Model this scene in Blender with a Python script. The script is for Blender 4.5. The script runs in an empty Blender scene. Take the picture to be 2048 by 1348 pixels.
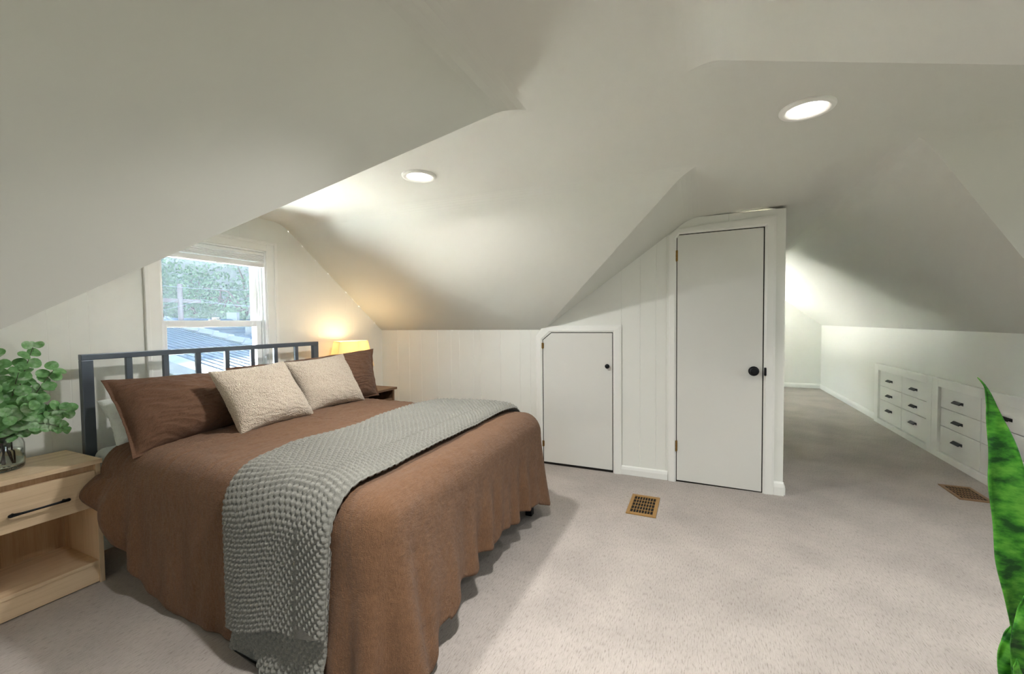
import bpy, bmesh, math, random
import numpy as np
from mathutils import Vector, Matrix, noise

R = math.radians
scene = bpy.context.scene
col = scene.collection
random.seed(7)
rng = np.random.default_rng(7)

# ------------------------------------------------------------------ camera
CAM_F = 841.39
cam_d = bpy.data.cameras.new('camera')
cam_d.sensor_width = 36.0
cam_d.lens = CAM_F / 2048 * 36.0
cam_d.clip_start = 0.02
cam = bpy.data.objects.new('camera', cam_d)
col.objects.link(cam)
_ya, _pi, _ro = R(24.0431), R(2.0157), R(-0.6056)
_F = np.array([math.cos(_ya), math.sin(_ya), 0]); _Rt = np.array([math.sin(_ya), -math.cos(_ya), 0]); _U = np.array([0, 0, 1.0])
_F2 = _F * math.cos(_pi) - _U * math.sin(_pi); _U2 = _F * math.sin(_pi) + _U * math.cos(_pi)
_R3 = _Rt * math.cos(_ro) + _U2 * math.sin(_ro); _U3 = _U2 * math.cos(_ro) - _Rt * math.sin(_ro)
EYE = np.array([0, 0, 1.3])
cam.matrix_world = Matrix(((_R3[0], _U3[0], -_F2[0], 0), (_R3[1], _U3[1], -_F2[1], 0), (_R3[2], _U3[2], -_F2[2], 1.3), (0, 0, 0, 1)))
scene.camera = cam

def at(x, y, depth):
    "world point seen at photo pixel (x, y) at a given distance along the view direction"
    return EYE + depth * (_F2 + _R3 * (x - 1024) / CAM_F + _U3 * (674 - y) / CAM_F)

# ------------------------------------------------------------------ light and exposure
SKY = 8.0
scene.view_settings.view_transform = 'Standard'
scene.view_settings.look = 'None'
scene.view_settings.gamma = 1.0
scene.view_settings.use_curve_mapping = False
scene.view_settings.exposure = 0.12
world = bpy.data.worlds.new('sky')
scene.world = world
world.use_nodes = True
wn = world.node_tree
for n in list(wn.nodes): wn.nodes.remove(n)
wo = wn.nodes.new('ShaderNodeOutputWorld'); wb = wn.nodes.new('ShaderNodeBackground')
tc = wn.nodes.new('ShaderNodeTexCoord'); sp = wn.nodes.new('ShaderNodeSeparateXYZ'); cr = wn.nodes.new('ShaderNodeValToRGB')
cr.color_ramp.elements[0].position = 0.0; cr.color_ramp.elements[0].color = (0.86, 0.95, 1.0, 1)
cr.color_ramp.elements[1].position = 0.7; cr.color_ramp.elements[1].color = (0.62, 0.80, 1.0, 1)
wn.links.new(tc.outputs['Generated'], sp.inputs[0]); wn.links.new(sp.outputs['Z'], cr.inputs[0])
wn.links.new(cr.outputs[0], wb.inputs[0]); wb.inputs[1].default_value = SKY
wn.links.new(wb.outputs[0], wo.inputs[0])
scene.cycles.use_denoising = True
scene.cycles.max_bounces = 14
scene.cycles.diffuse_bounces = 8
scene.cycles.transparent_max_bounces = 16
scene.cycles.sample_clamp_indirect = 100.0
scene.cycles.caustics_reflective = False
scene.cycles.caustics_refractive = False

sun_d = bpy.data.lights.new('sun', 'SUN'); sun_d.energy = 410.0; sun_d.angle = R(1.0); sun_d.color = (1.0, 0.95, 0.86)
sun = bpy.data.objects.new('sun', sun_d); col.objects.link(sun)
sun.rotation_euler = Vector((-math.cos(R(40)), 0.0, -math.sin(R(40)))).to_track_quat('-Z', 'Y').to_euler()

def portal(name, loc, rot, sx, sy):
    d = bpy.data.lights.new(name, 'AREA'); d.shape = 'RECTANGLE'; d.size = sx; d.size_y = sy
    d.cycles.is_portal = True
    o = bpy.data.objects.new(name, d); col.objects.link(o); o.location = loc; o.rotation_euler = rot
    return o
portal('window_portal', (1.92, 3.36, 1.34), (R(-90), 0, 0), 0.74, 1.16)
portal('window_portal', (1.94, -3.72, 1.37), (R(90), 0, 0), 0.78, 1.14)
portal('window_portal', (-2.12, 0.34, 1.3), (0, R(-90), 0), 0.9, 0.7)
portal('window_portal', (8.15, 1.42, .75), (R(-90), 0, 0), 1.7, 0.86)

# ------------------------------------------------------------------ materials
def mat(name, colr=(0.8, 0.8, 0.8), rough=0.6, metal=0.0, spec=0.4, sheen=0.0):
    m = bpy.data.materials.new(name); m.use_nodes = True
    b = m.node_tree.nodes['Principled BSDF']
    b.inputs['Base Color'].default_value = (*colr, 1); b.inputs['Roughness'].default_value = rough
    b.inputs['Metallic'].default_value = metal; b.inputs['Specular IOR Level'].default_value = spec
    if sheen:
        b.inputs['Sheen Weight'].default_value = sheen; b.inputs['Sheen Roughness'].default_value = 0.5
    return m
def nd(m, t, **kw):
    n = m.node_tree.nodes.new(t)
    for k, v in kw.items():
        if k in n.inputs: n.inputs[k].default_value = v
        else: setattr(n, k, v)
    return n
def ln(m, a, b): m.node_tree.links.new(a, b)
def bsdf(m): return m.node_tree.nodes['Principled BSDF']
def coords(m, scale=(1, 1, 1), rot=(0, 0, 0)):
    t = nd(m, 'ShaderNodeTexCoord'); p = nd(m, 'ShaderNodeMapping')
    p.inputs['Scale'].default_value = scale; p.inputs['Rotation'].default_value = rot
    ln(m, t.outputs['Object'], p.inputs[0]); return p.outputs[0]
def noise_tex(m, vec, scale, detail=4.0, rough=0.55):
    n = nd(m, 'ShaderNodeTexNoise'); n.inputs['Scale'].default_value = scale; n.inputs['Detail'].default_value = detail
    n.inputs['Roughness'].default_value = rough; ln(m, vec, n.inputs['Vector']); return n.outputs['Fac']
def ramp(m, fac, stops):
    r = nd(m, 'ShaderNodeValToRGB'); e = r.color_ramp.elements
    while len(e) < len(stops): e.new(0.5)
    for k, (p, c) in enumerate(stops):
        e[k].position = p; e[k].color = (*c, 1)
    ln(m, fac, r.inputs[0]); return r.outputs[0]
def bump(m, h, strength=0.3, dist=0.01):
    b = nd(m, 'ShaderNodeBump'); b.inputs['Strength'].default_value = strength; b.inputs['Distance'].default_value = dist
    ln(m, h, b.inputs['Height']); ln(m, b.outputs[0], bsdf(m).inputs['Normal'])

M = {}
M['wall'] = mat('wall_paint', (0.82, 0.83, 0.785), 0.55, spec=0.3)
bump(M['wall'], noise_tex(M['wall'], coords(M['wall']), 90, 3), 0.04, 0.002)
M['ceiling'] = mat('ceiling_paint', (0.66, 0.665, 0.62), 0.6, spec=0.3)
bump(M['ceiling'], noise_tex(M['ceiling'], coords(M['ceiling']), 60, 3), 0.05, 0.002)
M['trim'] = mat('trim_enamel', (0.87, 0.875, 0.84), 0.32, spec=0.4)
M['door'] = mat('door_enamel', (0.74, 0.74, 0.70), 0.42, spec=0.4)
M['vinyl'] = mat('white_vinyl', (0.90, 0.91, 0.91), 0.35)
M['dark'] = mat('cavity_shade', (0.012, 0.010, 0.008), 0.9)  # near-black stands in for shade in door cracks, drawer joints and vent holes
M['black'] = mat('black_metal', (0.012, 0.013, 0.015), 0.4, 0.6)
M['brass'] = mat('aged_brass', (0.30, 0.17, 0.05), 0.38, 0.9)
M['wood_brass'] = mat('register_brass', (0.36, 0.20, 0.06), 0.45, 0.25)
M['wood_brown'] = mat('register_brown', (0.27, 0.16, 0.08), 0.5, 0.15)
M['steel'] = mat('gunmetal_tube', (0.13, 0.155, 0.19), 0.32, 0.6, 0.5)

# carpet: short loops in dashes that run along the room's long axis
m = M['carpet'] = mat('carpet', (0.5, 0.45, 0.4), 0.95, spec=0.1, sheen=0.15)
c1 = coords(m, (36, 190, 1)); f1 = noise_tex(m, c1, 1.0, 3, 0.6)
c2 = coords(m, (1, 1, 1)); f2 = noise_tex(m, c2, 2.2, 4, 0.6)
f3 = noise_tex(m, coords(m, (320, 320, 1)), 1.0, 2)
k1 = ramp(m, f1, [(0.28, (0.29, 0.25, 0.22)), (0.46, (0.475, 0.425, 0.385)), (0.75, (0.53, 0.48, 0.445))])
k2 = ramp(m, f2, [(0.35, (0.82, 0.82, 0.82)), (0.65, (1.03, 1.03, 1.03))])
mx = nd(m, 'ShaderNodeMix', data_type='RGBA', blend_type='MULTIPLY'); mx.inputs[0].default_value = 1.0
ln(m, k1, mx.inputs[6]); ln(m, k2, mx.inputs[7]); ln(m, mx.outputs[2], bsdf(m).inputs['Base Color'])
ad = nd(m, 'ShaderNodeMath', operation='ADD'); ln(m, f1, ad.inputs[0]); ln(m, f3, ad.inputs[1])
bump(m, ad.outputs[0], 0.7, 0.006)

# linens
def linen(name, base, dark, sheen, wr=0.5):
    m = mat(name, base, 0.85, spec=0.15, sheen=sheen)
    a = noise_tex(m, coords(m, (500, 40, 500)), 1.0, 2); b = noise_tex(m, coords(m, (40, 500, 60)), 1.0, 2)
    s = nd(m, 'ShaderNodeMath', operation='ADD'); ln(m, a, s.inputs[0]); ln(m, b, s.inputs[1])
    s2 = nd(m, 'ShaderNodeMath', operation='MULTIPLY'); s2.inputs[1].default_value = 0.5; ln(m, s.outputs[0], s2.inputs[0])
    ln(m, ramp(m, s2.outputs[0], [(0.38, dark), (0.62, base)]), bsdf(m).inputs['Base Color'])
    big = noise_tex(m, coords(m, (9, 22, 12)), 1.0, 6, 0.62)
    s3 = nd(m, 'ShaderNodeMath', operation='MULTIPLY_ADD'); s3.inputs[1].default_value = 3.0
    ln(m, big, s3.inputs[0]); ln(m, s2.outputs[0], s3.inputs[2])
    bump(m, s3.outputs[0], wr, 0.008)
    return m
M['duvet'] = linen('brown_linen', (0.205, 0.108, 0.056), (0.142, 0.070, 0.034), 0.12, 0.9)
M['sham'] = linen('brown_linen_sham', (0.160, 0.086, 0.052), (0.110, 0.058, 0.034), 0.10)
M['sheet'] = linen('white_cotton', (0.72, 0.76, 0.75), (0.66, 0.70, 0.69), 0.1)
m = M['boucle'] = mat('cream_boucle', (0.66, 0.57, 0.46), 0.95, spec=0.1, sheen=0.3)
v = nd(m, 'ShaderNodeTexVoronoi'); v.inputs['Scale'].default_value = 170; ln(m, coords(m), v.inputs['Vector'])
ln(m, ramp(m, v.outputs['Distance'], [(0.0, (0.72, 0.635, 0.53)), (0.75, (0.50, 0.42, 0.33))]), bsdf(m).inputs['Base Color'])
b_ = nd(m, 'ShaderNodeBump', invert=True); b_.inputs['Strength'].default_value = 0.8; b_.inputs['Distance'].default_value = 0.006
ln(m, v.outputs['Distance'], b_.inputs['Height']); ln(m, b_.outputs[0], bsdf(m).inputs['Normal'])
m = M['knit'] = mat('grey_knit', (0.37, 0.36, 0.32), 0.95, spec=0.1, sheen=0.2)
f = noise_tex(m, coords(m, (260, 260, 260)), 1.0, 3)
ln(m, ramp(m, f, [(0.3, (0.165, 0.162, 0.142)), (0.7, (0.235, 0.232, 0.205))]), bsdf(m).inputs['Base Color'])
bump(m, f, 0.5, 0.003)

def wood(name, stops, scale, rough=0.45, axis=0):
    m = mat(name, stops[0][1], rough, spec=0.35)
    sc = [scale * 9] * 3; sc[axis] = scale * 0.45
    g = noise_tex(m, coords(m, tuple(sc)), 1.0, 6, 0.65)
    sc2 = [scale * 60] * 3; sc2[axis] = scale * 2.0
    h = noise_tex(m, coords(m, tuple(sc2)), 1.0, 3)
    s = nd(m, 'ShaderNodeMath', operation='MULTIPLY_ADD'); s.inputs[1].default_value = 0.35; ln(m, h, s.inputs[0]); ln(m, g, s.inputs[2])
    ln(m, ramp(m, s.outputs[0], stops), bsdf(m).inputs['Base Color'])
    bump(m, h, 0.08, 0.002)
    return m
OAK = [(0.42, (0.50, 0.345, 0.20)), (0.62, (0.70, 0.53, 0.345)), (0.85, (0.78, 0.61, 0.42))]
M['oak'] = wood('pale_oak', OAK, 3.0)
M['oak_up'] = wood('pale_oak_upright', OAK, 3.0, axis=2)
M['oak_shaded'] = wood('pale_oak_shaded', [(0.42, (0.32, 0.20, 0.105)), (0.62, (0.47, 0.32, 0.185)), (0.85, (0.55, 0.39, 0.24))], 3.0, axis=2)  # darker copy of the oak, shade of recessed parts put into its colour
M['walnut'] = wood('dark_brown_wood', [(0.4, (0.075, 0.04, 0.022)), (0.8, (0.19, 0.105, 0.055))], 3.0)

def emis(name, colr, s):
    m = bpy.data.materials.new(name); m.use_nodes = True; nt = m.node_tree
    for n in list(nt.nodes): nt.nodes.remove(n)
    o = nt.nodes.new('ShaderNodeOutputMaterial'); e = nt.nodes.new('ShaderNodeEmission')
    e.inputs[0].default_value = (*colr, 1); e.inputs[1].default_value = s; nt.links.new(e.outputs[0], o.inputs[0]); return m
M['lens'] = emis('lamp_lens', (1.0, 0.93, 0.86), 9.0)
M['bulb'] = emis('warm_bulb', (1.0, 0.66, 0.30), 30.0)

def pane_mat(name, haze, tint):
    m = bpy.data.materials.new(name); m.use_nodes = True; nt = m.node_tree
    for n in list(nt.nodes): nt.nodes.remove(n)
    o = nt.nodes.new('ShaderNodeOutputMaterial'); t = nt.nodes.new('ShaderNodeBsdfTransparent'); t.inputs[0].default_value = (*tint, 1)
    g = nt.nodes.new('ShaderNodeBsdfGlossy'); g.inputs['Roughness'].default_value = 0.03
    tr = nt.nodes.new('ShaderNodeBsdfTranslucent'); tr.inputs[0].default_value = (0.75, 0.88, 1.0, 1)
    fr = nt.nodes.new('ShaderNodeFresnel'); fr.inputs[0].default_value = 1.35
    m1 = nt.nodes.new('ShaderNodeMixShader'); m2 = nt.nodes.new('ShaderNodeMixShader'); m2.inputs[0].default_value = haze
    nt.links.new(fr.outputs[0], m1.inputs[0]); nt.links.new(t.outputs[0], m1.inputs[1]); nt.links.new(g.outputs[0], m1.inputs[2])
    nt.links.new(m1.outputs[0], m2.inputs[1]); nt.links.new(tr.outputs[0], m2.inputs[2]); nt.links.new(m2.outputs[0], o.inputs[0])
    return m
M['pane'] = pane_mat('window_glass', 0.006, (0.97, 0.99, 1.0))
M['pane_hazy'] = pane_mat('hazy_window_glass', 0.018, (0.92, 0.97, 1.0))  # bluish haze of the view put into the glass as a translucent veil
m = M['jar'] = mat('jar_glass', (0.93, 0.97, 0.95), 0.02); bsdf(m).inputs['Transmission Weight'].default_value = 1.0; bsdf(m).inputs['IOR'].default_value = 1.45
m = M['water'] = mat('jar_water', (0.93, 0.97, 0.93), 0.0); bsdf(m).inputs['Transmission Weight'].default_value = 1.0; bsdf(m).inputs['IOR'].default_value = 1.33

m = M['shade'] = mat('lamp_shade_linen', (0.85, 0.74, 0.52), 0.8)
nt = m.node_tree; tl = nt.nodes.new('ShaderNodeBsdfTranslucent'); tl.inputs[0].default_value = (0.97, 0.83, 0.58, 1)
ms = nt.nodes.new('ShaderNodeMixShader'); ms.inputs[0].default_value = 0.42
nt.links.new(bsdf(m).outputs[0], ms.inputs[1]); nt.links.new(tl.outputs[0], ms.inputs[2]); nt.links.new(ms.outputs[0], nt.nodes['Material Output'].inputs[0])

def leaf_mat(name, stops, scale, rough=0.4, transl=0.25):
    m = mat(name, stops[0][1], rough, spec=0.4)
    f = noise_tex(m, coords(m, scale), 1.0, 4, 0.6)
    c = ramp(m, f, stops); ln(m, c, bsdf(m).inputs['Base Color'])
    nt = m.node_tree; tl = nt.nodes.new('ShaderNodeBsdfTranslucent'); ln(m, c, tl.inputs[0])
    ms = nt.nodes.new('ShaderNodeMixShader'); ms.inputs[0].default_value = transl
    nt.links.new(bsdf(m).outputs[0], ms.inputs[1]); nt.links.new(tl.outputs[0], ms.inputs[2]); nt.links.new(ms.outputs[0], nt.nodes['Material Output'].inputs[0])
    return m
M['snake'] = leaf_mat('snake_plant_leaf', [(0.36, (0.012, 0.085, 0.012)), (0.50, (0.055, 0.28, 0.022)), (0.66, (0.15, 0.46, 0.05))], (20, 20, 38), 0.35, 0.15)
M['euc'] = leaf_mat('eucalyptus_leaf', [(0.33, (0.10, 0.27, 0.085)), (0.52, (0.23, 0.48, 0.19)), (0.68, (0.55, 0.70, 0.52))], (13, 13, 13), 0.45, 0.3)
M['twig'] = mat('eucalyptus_twig', (0.10, 0.085, 0.07), 0.7)
M['pot'] = mat('white_ceramic', (0.7, 0.7, 0.68), 0.3)
M['soil'] = mat('soil', (0.03, 0.02, 0.015), 0.95)

# outside
m = M['shingle'] = mat('grey_shingles', (0.13, 0.15, 0.18), 0.85, spec=0.0)
ln(m, ramp(m, noise_tex(m, coords(m), 14, 5), [(0.3, (0.042, 0.055, 0.072)), (0.7, (0.070, 0.088, 0.115))]), bsdf(m).inputs['Base Color'])
M['ridge'] = mat('pale_ridge_shingle', (0.10, 0.115, 0.135), 0.8, spec=0.0)
M['fascia'] = mat('pale_gutter_metal', (0.105, 0.12, 0.135), 0.6, spec=0.0)
M['siding'] = mat('pale_siding', (0.07, 0.08, 0.075), 0.8, spec=0.0)
m = M['lawn'] = mat('lawn', (0.06, 0.08, 0.045), 0.95)
ln(m, ramp(m, noise_tex(m, coords(m), 3, 5), [(0.3, (0.05, 0.06, 0.04)), (0.7, (0.075, 0.08, 0.06))]), bsdf(m).inputs['Base Color'])
M['foliage'] = leaf_mat('tree_leaves', [(0.35, (0.013, 0.036, 0.020)), (0.6, (0.034, 0.080, 0.030)), (0.8, (0.09, 0.145, 0.05))], (0.6, 0.6, 0.6), 0.6, 0.35)
M['bark'] = mat('bark', (0.06, 0.05, 0.045), 0.9, spec=0.0)
M['pole'] = mat('weathered_pole', (0.07, 0.06, 0.062), 0.9, spec=0.0)

# ------------------------------------------------------------------ mesh helpers
class MB:
    def __init__(s): s.v = []; s.f = []; s.n = 0
    def add(s, V, F):
        s.v.append(np.asarray(V, float).reshape(-1, 3)); s.f += [tuple(i + s.n for i in f) for f in F]; s.n += len(s.v[-1]); return s
    def box(s, x0, x1, y0, y1, z0, z1):
        x0, x1 = sorted((x0, x1)); y0, y1 = sorted((y0, y1)); z0, z1 = sorted((z0, z1))
        return s.add([(x0, y0, z0), (x1, y0, z0), (x1, y1, z0), (x0, y1, z0), (x0, y0, z1), (x1, y0, z1), (x1, y1, z1), (x0, y1, z1)],
                     [(0, 3, 2, 1), (4, 5, 6, 7), (0, 1, 5, 4), (1, 2, 6, 5), (2, 3, 7, 6), (3, 0, 4, 7)])
    def prism(s, poly, d):
        P = np.asarray(poly, float); n = len(P); d = np.asarray(d, float)
        F = [tuple(range(n))[::-1], tuple(range(n, 2 * n))] + [(i, (i + 1) % n, n + (i + 1) % n, n + i) for i in range(n)]
        return s.add(np.vstack([P, P + d]), F)
    def grid(s, P, wrap_u=False, wrap_v=False):
        P = np.asarray(P, float); a, b = P.shape[:2]; F = []
        for i in range(a if wrap_u else a - 1):
            i2 = (i + 1) % a
            for j in range(b if wrap_v else b - 1):
                j2 = (j + 1) % b
                F.append((i * b + j, i2 * b + j, i2 * b + j2, i * b + j2))
        return s.add(P.reshape(-1, 3), F)
    def lathe(s, prof, c, n=32, axis=2, cap=True):
        P = []
        for r, h in prof:
            for k in range(n):
                a = 2 * math.pi * k / n; q = [r * math.cos(a), r * math.sin(a), h]
                if axis == 0: q = [h, r * math.cos(a), r * math.sin(a)]
                if axis == 1: q = [r * math.sin(a), h, r * math.cos(a)]
                P.append(q)
        m_ = len(prof); F = [(i * n + k, i * n + (k + 1) % n, (i + 1) * n + (k + 1) % n, (i + 1) * n + k) for i in range(m_ - 1) for k in range(n)]
        if cap: F += [tuple(range(n))[::-1], tuple((m_ - 1) * n + k for k in range(n))]
        return s.add(np.array(P) + np.asarray(c, float), F)
    def tube(s, pts, r, n=8):
        pts = [np.asarray(p, float) for p in pts]; rs = r if hasattr(r, '__len__') else [r] * len(pts); P = []
        t0 = pts[1] - pts[0]; up = np.array([0, 0, 1.0]) if abs(t0[2]) < 0.9 * np.linalg.norm(t0) else np.array([1.0, 0, 0])
        for i, p in enumerate(pts):
            t = pts[min(i + 1, len(pts) - 1)] - pts[max(i - 1, 0)]; t = t / np.linalg.norm(t)
            a = np.cross(t, up); a /= np.linalg.norm(a); b = np.cross(t, a); up = np.cross(a, t)
            P.append([p + rs[i] * (math.cos(2 * math.pi * k / n) * a + math.sin(2 * math.pi * k / n) * b) for k in range(n)])
        m_ = len(pts); F = [(i * n + k, i * n + (k + 1) % n, (i + 1) * n + (k + 1) % n, (i + 1) * n + k) for i in range(m_ - 1) for k in range(n)]
        F += [tuple(range(n))[::-1], tuple((m_ - 1) * n + k for k in range(n))]
        return s.add(np.array(P).reshape(-1, 3), F)
    def build(s, name, material, parent=None, smooth=False, bevel=0.0, seg=2, weld=False, fix=True, solid=0.0):
        V = np.vstack(s.v)
        if parent is not None: V = V - np.array(origin(parent))
        me = bpy.data.meshes.new(name); me.from_pydata(V.tolist(), [], s.f); me.update()
        if weld or fix:
            bm = bmesh.new(); bm.from_mesh(me)
            if weld: bmesh.ops.remove_doubles(bm, verts=bm.verts, dist=1e-5)
            if fix: bmesh.ops.recalc_face_normals(bm, faces=bm.faces)
            bm.to_mesh(me); bm.free()
        me.materials.append(material)
        if smooth: me.polygons.foreach_set('use_smooth', [True] * len(me.polygons))
        o = bpy.data.objects.new(name, me); col.objects.link(o)
        if parent is not None: o.parent = parent
        if bevel:
            b = o.modifiers.new('bevel', 'BEVEL'); b.width = bevel; b.segments = seg; b.limit_method = 'ANGLE'; b.angle_limit = R(35)
        if solid:
            b = o.modifiers.new('solid', 'SOLIDIFY'); b.thickness = solid; b.offset = -1
        return o
def origin(o):
    p = Vector((0, 0, 0))
    while o is not None: p = p + o.location; o = o.parent
    return p
def thing(name, label, cat, loc, group=None):
    o = bpy.data.objects.new(name, None); col.objects.link(o); o.location = loc; o.empty_display_size = 0.05
    return tag(o, label, cat, group)
def tag(o, label, cat, group=None, kind=None):
    o['label'] = label; o['category'] = cat
    if group: o['group'] = group
    if kind: o['kind'] = kind
    return o
def struct(o, label=None, cat=None):
    o['kind'] = 'structure'
    if label: o['label'] = label
    if cat: o['category'] = cat
    return o
def copy_tree(o, parent=None):
    c = o.copy(); col.objects.link(c)
    if parent is not None: c.parent = parent
    for ch in [x for x in bpy.data.objects if x.parent == o]: copy_tree(ch, c)
    return c
def lerp_tab(x, tab):
    return float(np.interp(x, [t[0] for t in tab], [t[1] for t in tab]))

# ------------------------------------------------------------------ the room
U1, VW, V2, HK, V3, U3, HK3, HC, ZK = 3.6115, 3.1666, 1.2975, 1.2276, -2.0704, 9.4934, 1.1816, 2.137, 2.1034
PR = -0.567; D2 = -3.6; UB = -2.0; VL = 1.36; VR = -0.94; UN = 0.27; UN2 = 0.34
PE = 6.1   # where the closet block along the passage ends

b = MB().box(-2.2, 9.7, -3.8, 3.35, -0.12, 0.0)
struct(b.build('floor', M['carpet']), 'pale beige looped carpet covering the attic bedroom floor', 'floor')

# ceiling: the flat strip and every slope as one plastered shell, soft folds rounded
cv = dict(a=(UB, .673, HC), b=(1.522, .673, HC), c=(1.41, VW, HC), d=(2.432, VW, HC), e=(2.571, .067, HC), f=(U1, .067, ZK), g=(U3, .067, ZK), h=(U3, -.934, ZK),
          i=(2.572, -.934, HC), j=(2.572, D2, HC), k=(1.50, D2, HC), l=(1.518, -.005, HC), m=(UB, -.005, HC),
          k1w=(U1, VW, HK), k1e=(U1, V2, HK), s2x=(U3, V2, HK), s4w=(UN, VW, 1.23), s4e=(UN, VL, 1.23), s5x=(UB, VL, 1.23),
          s3a=(U1, V3, HK3), s3b=(U3, V3, HK3), s6x=(U1, D2, HK3), s7a=(UN2, VR, 1.23), s7x=(UN2, D2, 1.23), s8x=(UB, VR, 1.23))
keys = list(cv); bm = bmesh.new(); bv = {k: bm.verts.new(cv[k]) for k in keys}
for fc in ('a b l m', 'b c d e', 'b e i l', 'e f g h i', 'i j k l', 'd k1w k1e e', 'e k1e f', 'f k1e s2x g', 'b s4e s4w c', 'a s5x s4e b', 'i s3a s6x j', 'i h s3b s3a',
           'l k s7x s7a', 'l s7a s8x m'):
    bm.faces.new([bv[k] for k in fc.split()])
soft = {frozenset(x) for x in (('d', 'e'), ('a', 'b'), ('l', 'm'), ('e', 'f'), ('f', 'g'), ('h', 'i'), ('i', 'j'), ('b', 'c'), ('k', 'l'))}
inv = {bv[k]: k for k in keys}
bmesh.ops.recalc_face_normals(bm, faces=bm.faces)
cw = bm.edges.layers.float.new('bevel_weight_edge')
for e in bm.edges:
    kk = frozenset(inv[x] for x in e.verts)
    if kk in soft: e[cw] = 1.0
me = bpy.data.meshes.new('ceiling'); bm.to_mesh(me); bm.free(); me.materials.append(M['ceiling'])
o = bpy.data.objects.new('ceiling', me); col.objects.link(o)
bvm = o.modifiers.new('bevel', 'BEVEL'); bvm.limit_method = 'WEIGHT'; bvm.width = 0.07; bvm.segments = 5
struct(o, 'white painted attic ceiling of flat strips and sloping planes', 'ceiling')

def panel_wall(name, axis, const, a0, a1, top, grooves, holes, face, label, kinks=(), gd=.0018):
    "boarded wall in the plane axis=const from a0 to a1, v-grooves between boards, rectangular holes; face = +1/-1 side it shows"
    g = 0.0028; pts = {a0: 0.0, a1: 0.0}
    for x in kinks: pts[x] = 0.0
    for h in holes: pts[h[0]] = 0.0; pts[h[1]] = 0.0
    for x in grooves:
        if all(abs(x - q) > 0.012 for q in list(pts)) and a0 < x < a1: pts[x - g] = 0.0; pts[x] = gd; pts[x + g] = 0.0
    xs = sorted(pts); mb = MB()
    def P(a, z, d):
        c = const - face * d
        return (c, a, z) if axis == 0 else (a, c, z)
    for p, q in zip(xs[:-1], xs[1:]):
        mid = (p + q) / 2; spans = [(0.0, None)]
        for h in holes:
            if h[0] <= mid <= h[1]: spans = [(0.0, h[2]), (h[3], None)]
        for z0, z1 in spans:
            za, zb = (top(p), top(q)) if z1 is None else (z1, z1)
            mb.add([P(p, z0, pts[p]), P(q, z0, pts[q]), P(q, zb, pts[q]), P(p, za, pts[p])], [(0, 1, 2, 3)])
    o = mb.build(name, M['wall'], fix=False)
    me = o.data; n = me.polygons[0].normal
    if n[axis] * face < 0: me.flip_normals()
    s = o.modifiers.new('solid', 'SOLIDIFY'); s.thickness = 0.1; s.offset = -1
    return struct(o, label, 'wall')
def boards(a0, a1, seed, widths=(0.085, 0.135, 0.185, 0.21)):
    r = random.Random(seed); x = a0 + 0.1; out = []
    while x < a1: out.append(x); x += r.choice(widths)
    return out
def prof(pts): return lambda a: float(np.interp(a, [p[0] for p in pts], [p[1] for p in pts]))

WIN = (1.555, 2.285, 0.76, 1.885)
panel_wall('wall_gable', 1, VW, UN, U1, prof([(UN, 1.23), (1.41, HC), (2.432, HC), (U1, HK)]), boards(UN, U1, 3), [WIN], -1,
           'pale boarded gable wall behind the bed', (1.41, 2.432), .0009)
panel_wall('wall_closet', 0, U1, PR, VW, prof([(PR, ZK), (.067, ZK), (V2, HK), (VW, HK)]),
           [2.646, 2.442, 2.282, 2.185, 2.026, 1.945, 1.733, 1.529, 1.425, .449, .325, .245, -.2, .60, 2.8, 2.95], [], -1,
           'pale boarded knee wall and closet front with two doors', (.067, V2), .003)
panel_wall('wall_partition', 1, PR, U1 + .004, PE, prof([(U1, ZK), (PE, ZK)]), [], [], -1, 'plain passage side of the closet block')
panel_wall('wall_partition_end', 0, PE, PR, V2, prof([(PR, ZK), (.067, ZK), (V2, HK)]), [], [], 1, 'far end of the closet block', (.067,))
panel_wall('wall_right', 1, V3, U1, U3, prof([(U1, HK3), (U3, HK3)]), [], [], 1, 'low smooth knee wall along the passage')
WE = (7.3, 9.0, 0.32, 1.16)
panel_wall('wall_end', 0, U3, V3, V2, prof([(V3, HK3), (-.934, ZK), (.067, ZK), (V2, HK)]), [], [], -1, 'pale end wall of the long passage', (-.934, .067))
panel_wall('wall_far_left', 1, V2, PE, U3, prof([(PE, HK), (U3, HK)]), [], [WE], -1, 'low knee wall opposite at the passage end')
panel_wall('wall_near_left', 1, VL, UB, UN, prof([(UB, 1.23), (UN, 1.23)]), [], [], -1, 'knee wall on the near left')
panel_wall('wall_bed_left', 0, UN, VL, VW, prof([(VL, 1.23), (VW, 1.23)]), [], [], 1, 'knee wall on the near side of the bed')
WB = (0.0, 0.68, 0.85, 1.75)
panel_wall('wall_back', 0, UB, VR, VL, prof([(VR, 1.23), (-.005, HC), (.673, HC), (VL, 1.23)]), [], [WB], 1, 'end wall behind the viewpoint', (-.005, .673))
panel_wall('wall_near_right', 1, VR, UB, UN2, prof([(UB, 1.23), (UN2, 1.23)]), [], [], 1, 'knee wall on the near right')
panel_wall('wall_side_near', 0, UN2, D2, VR, prof([(D2, 1.23), (VR, 1.23)]), [], [], 1, 'near knee wall of the opposite dormer')
WD = (1.56, 2.32, 0.8, 1.94)
panel_wall('wall_opposite', 1, D2, UN2, U1, prof([(UN2, 1.23), (1.50, HC), (2.572, HC), (U1, HK3)]), [], [WD], 1, 'gable wall of the opposite dormer', (1.50, 2.572))
panel_wall('wall_side_far', 0, U1, D2, V3, prof([(D2, HK3), (V3, HK3)]), [], [], -1, 'far knee wall of the opposite dormer')

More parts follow.
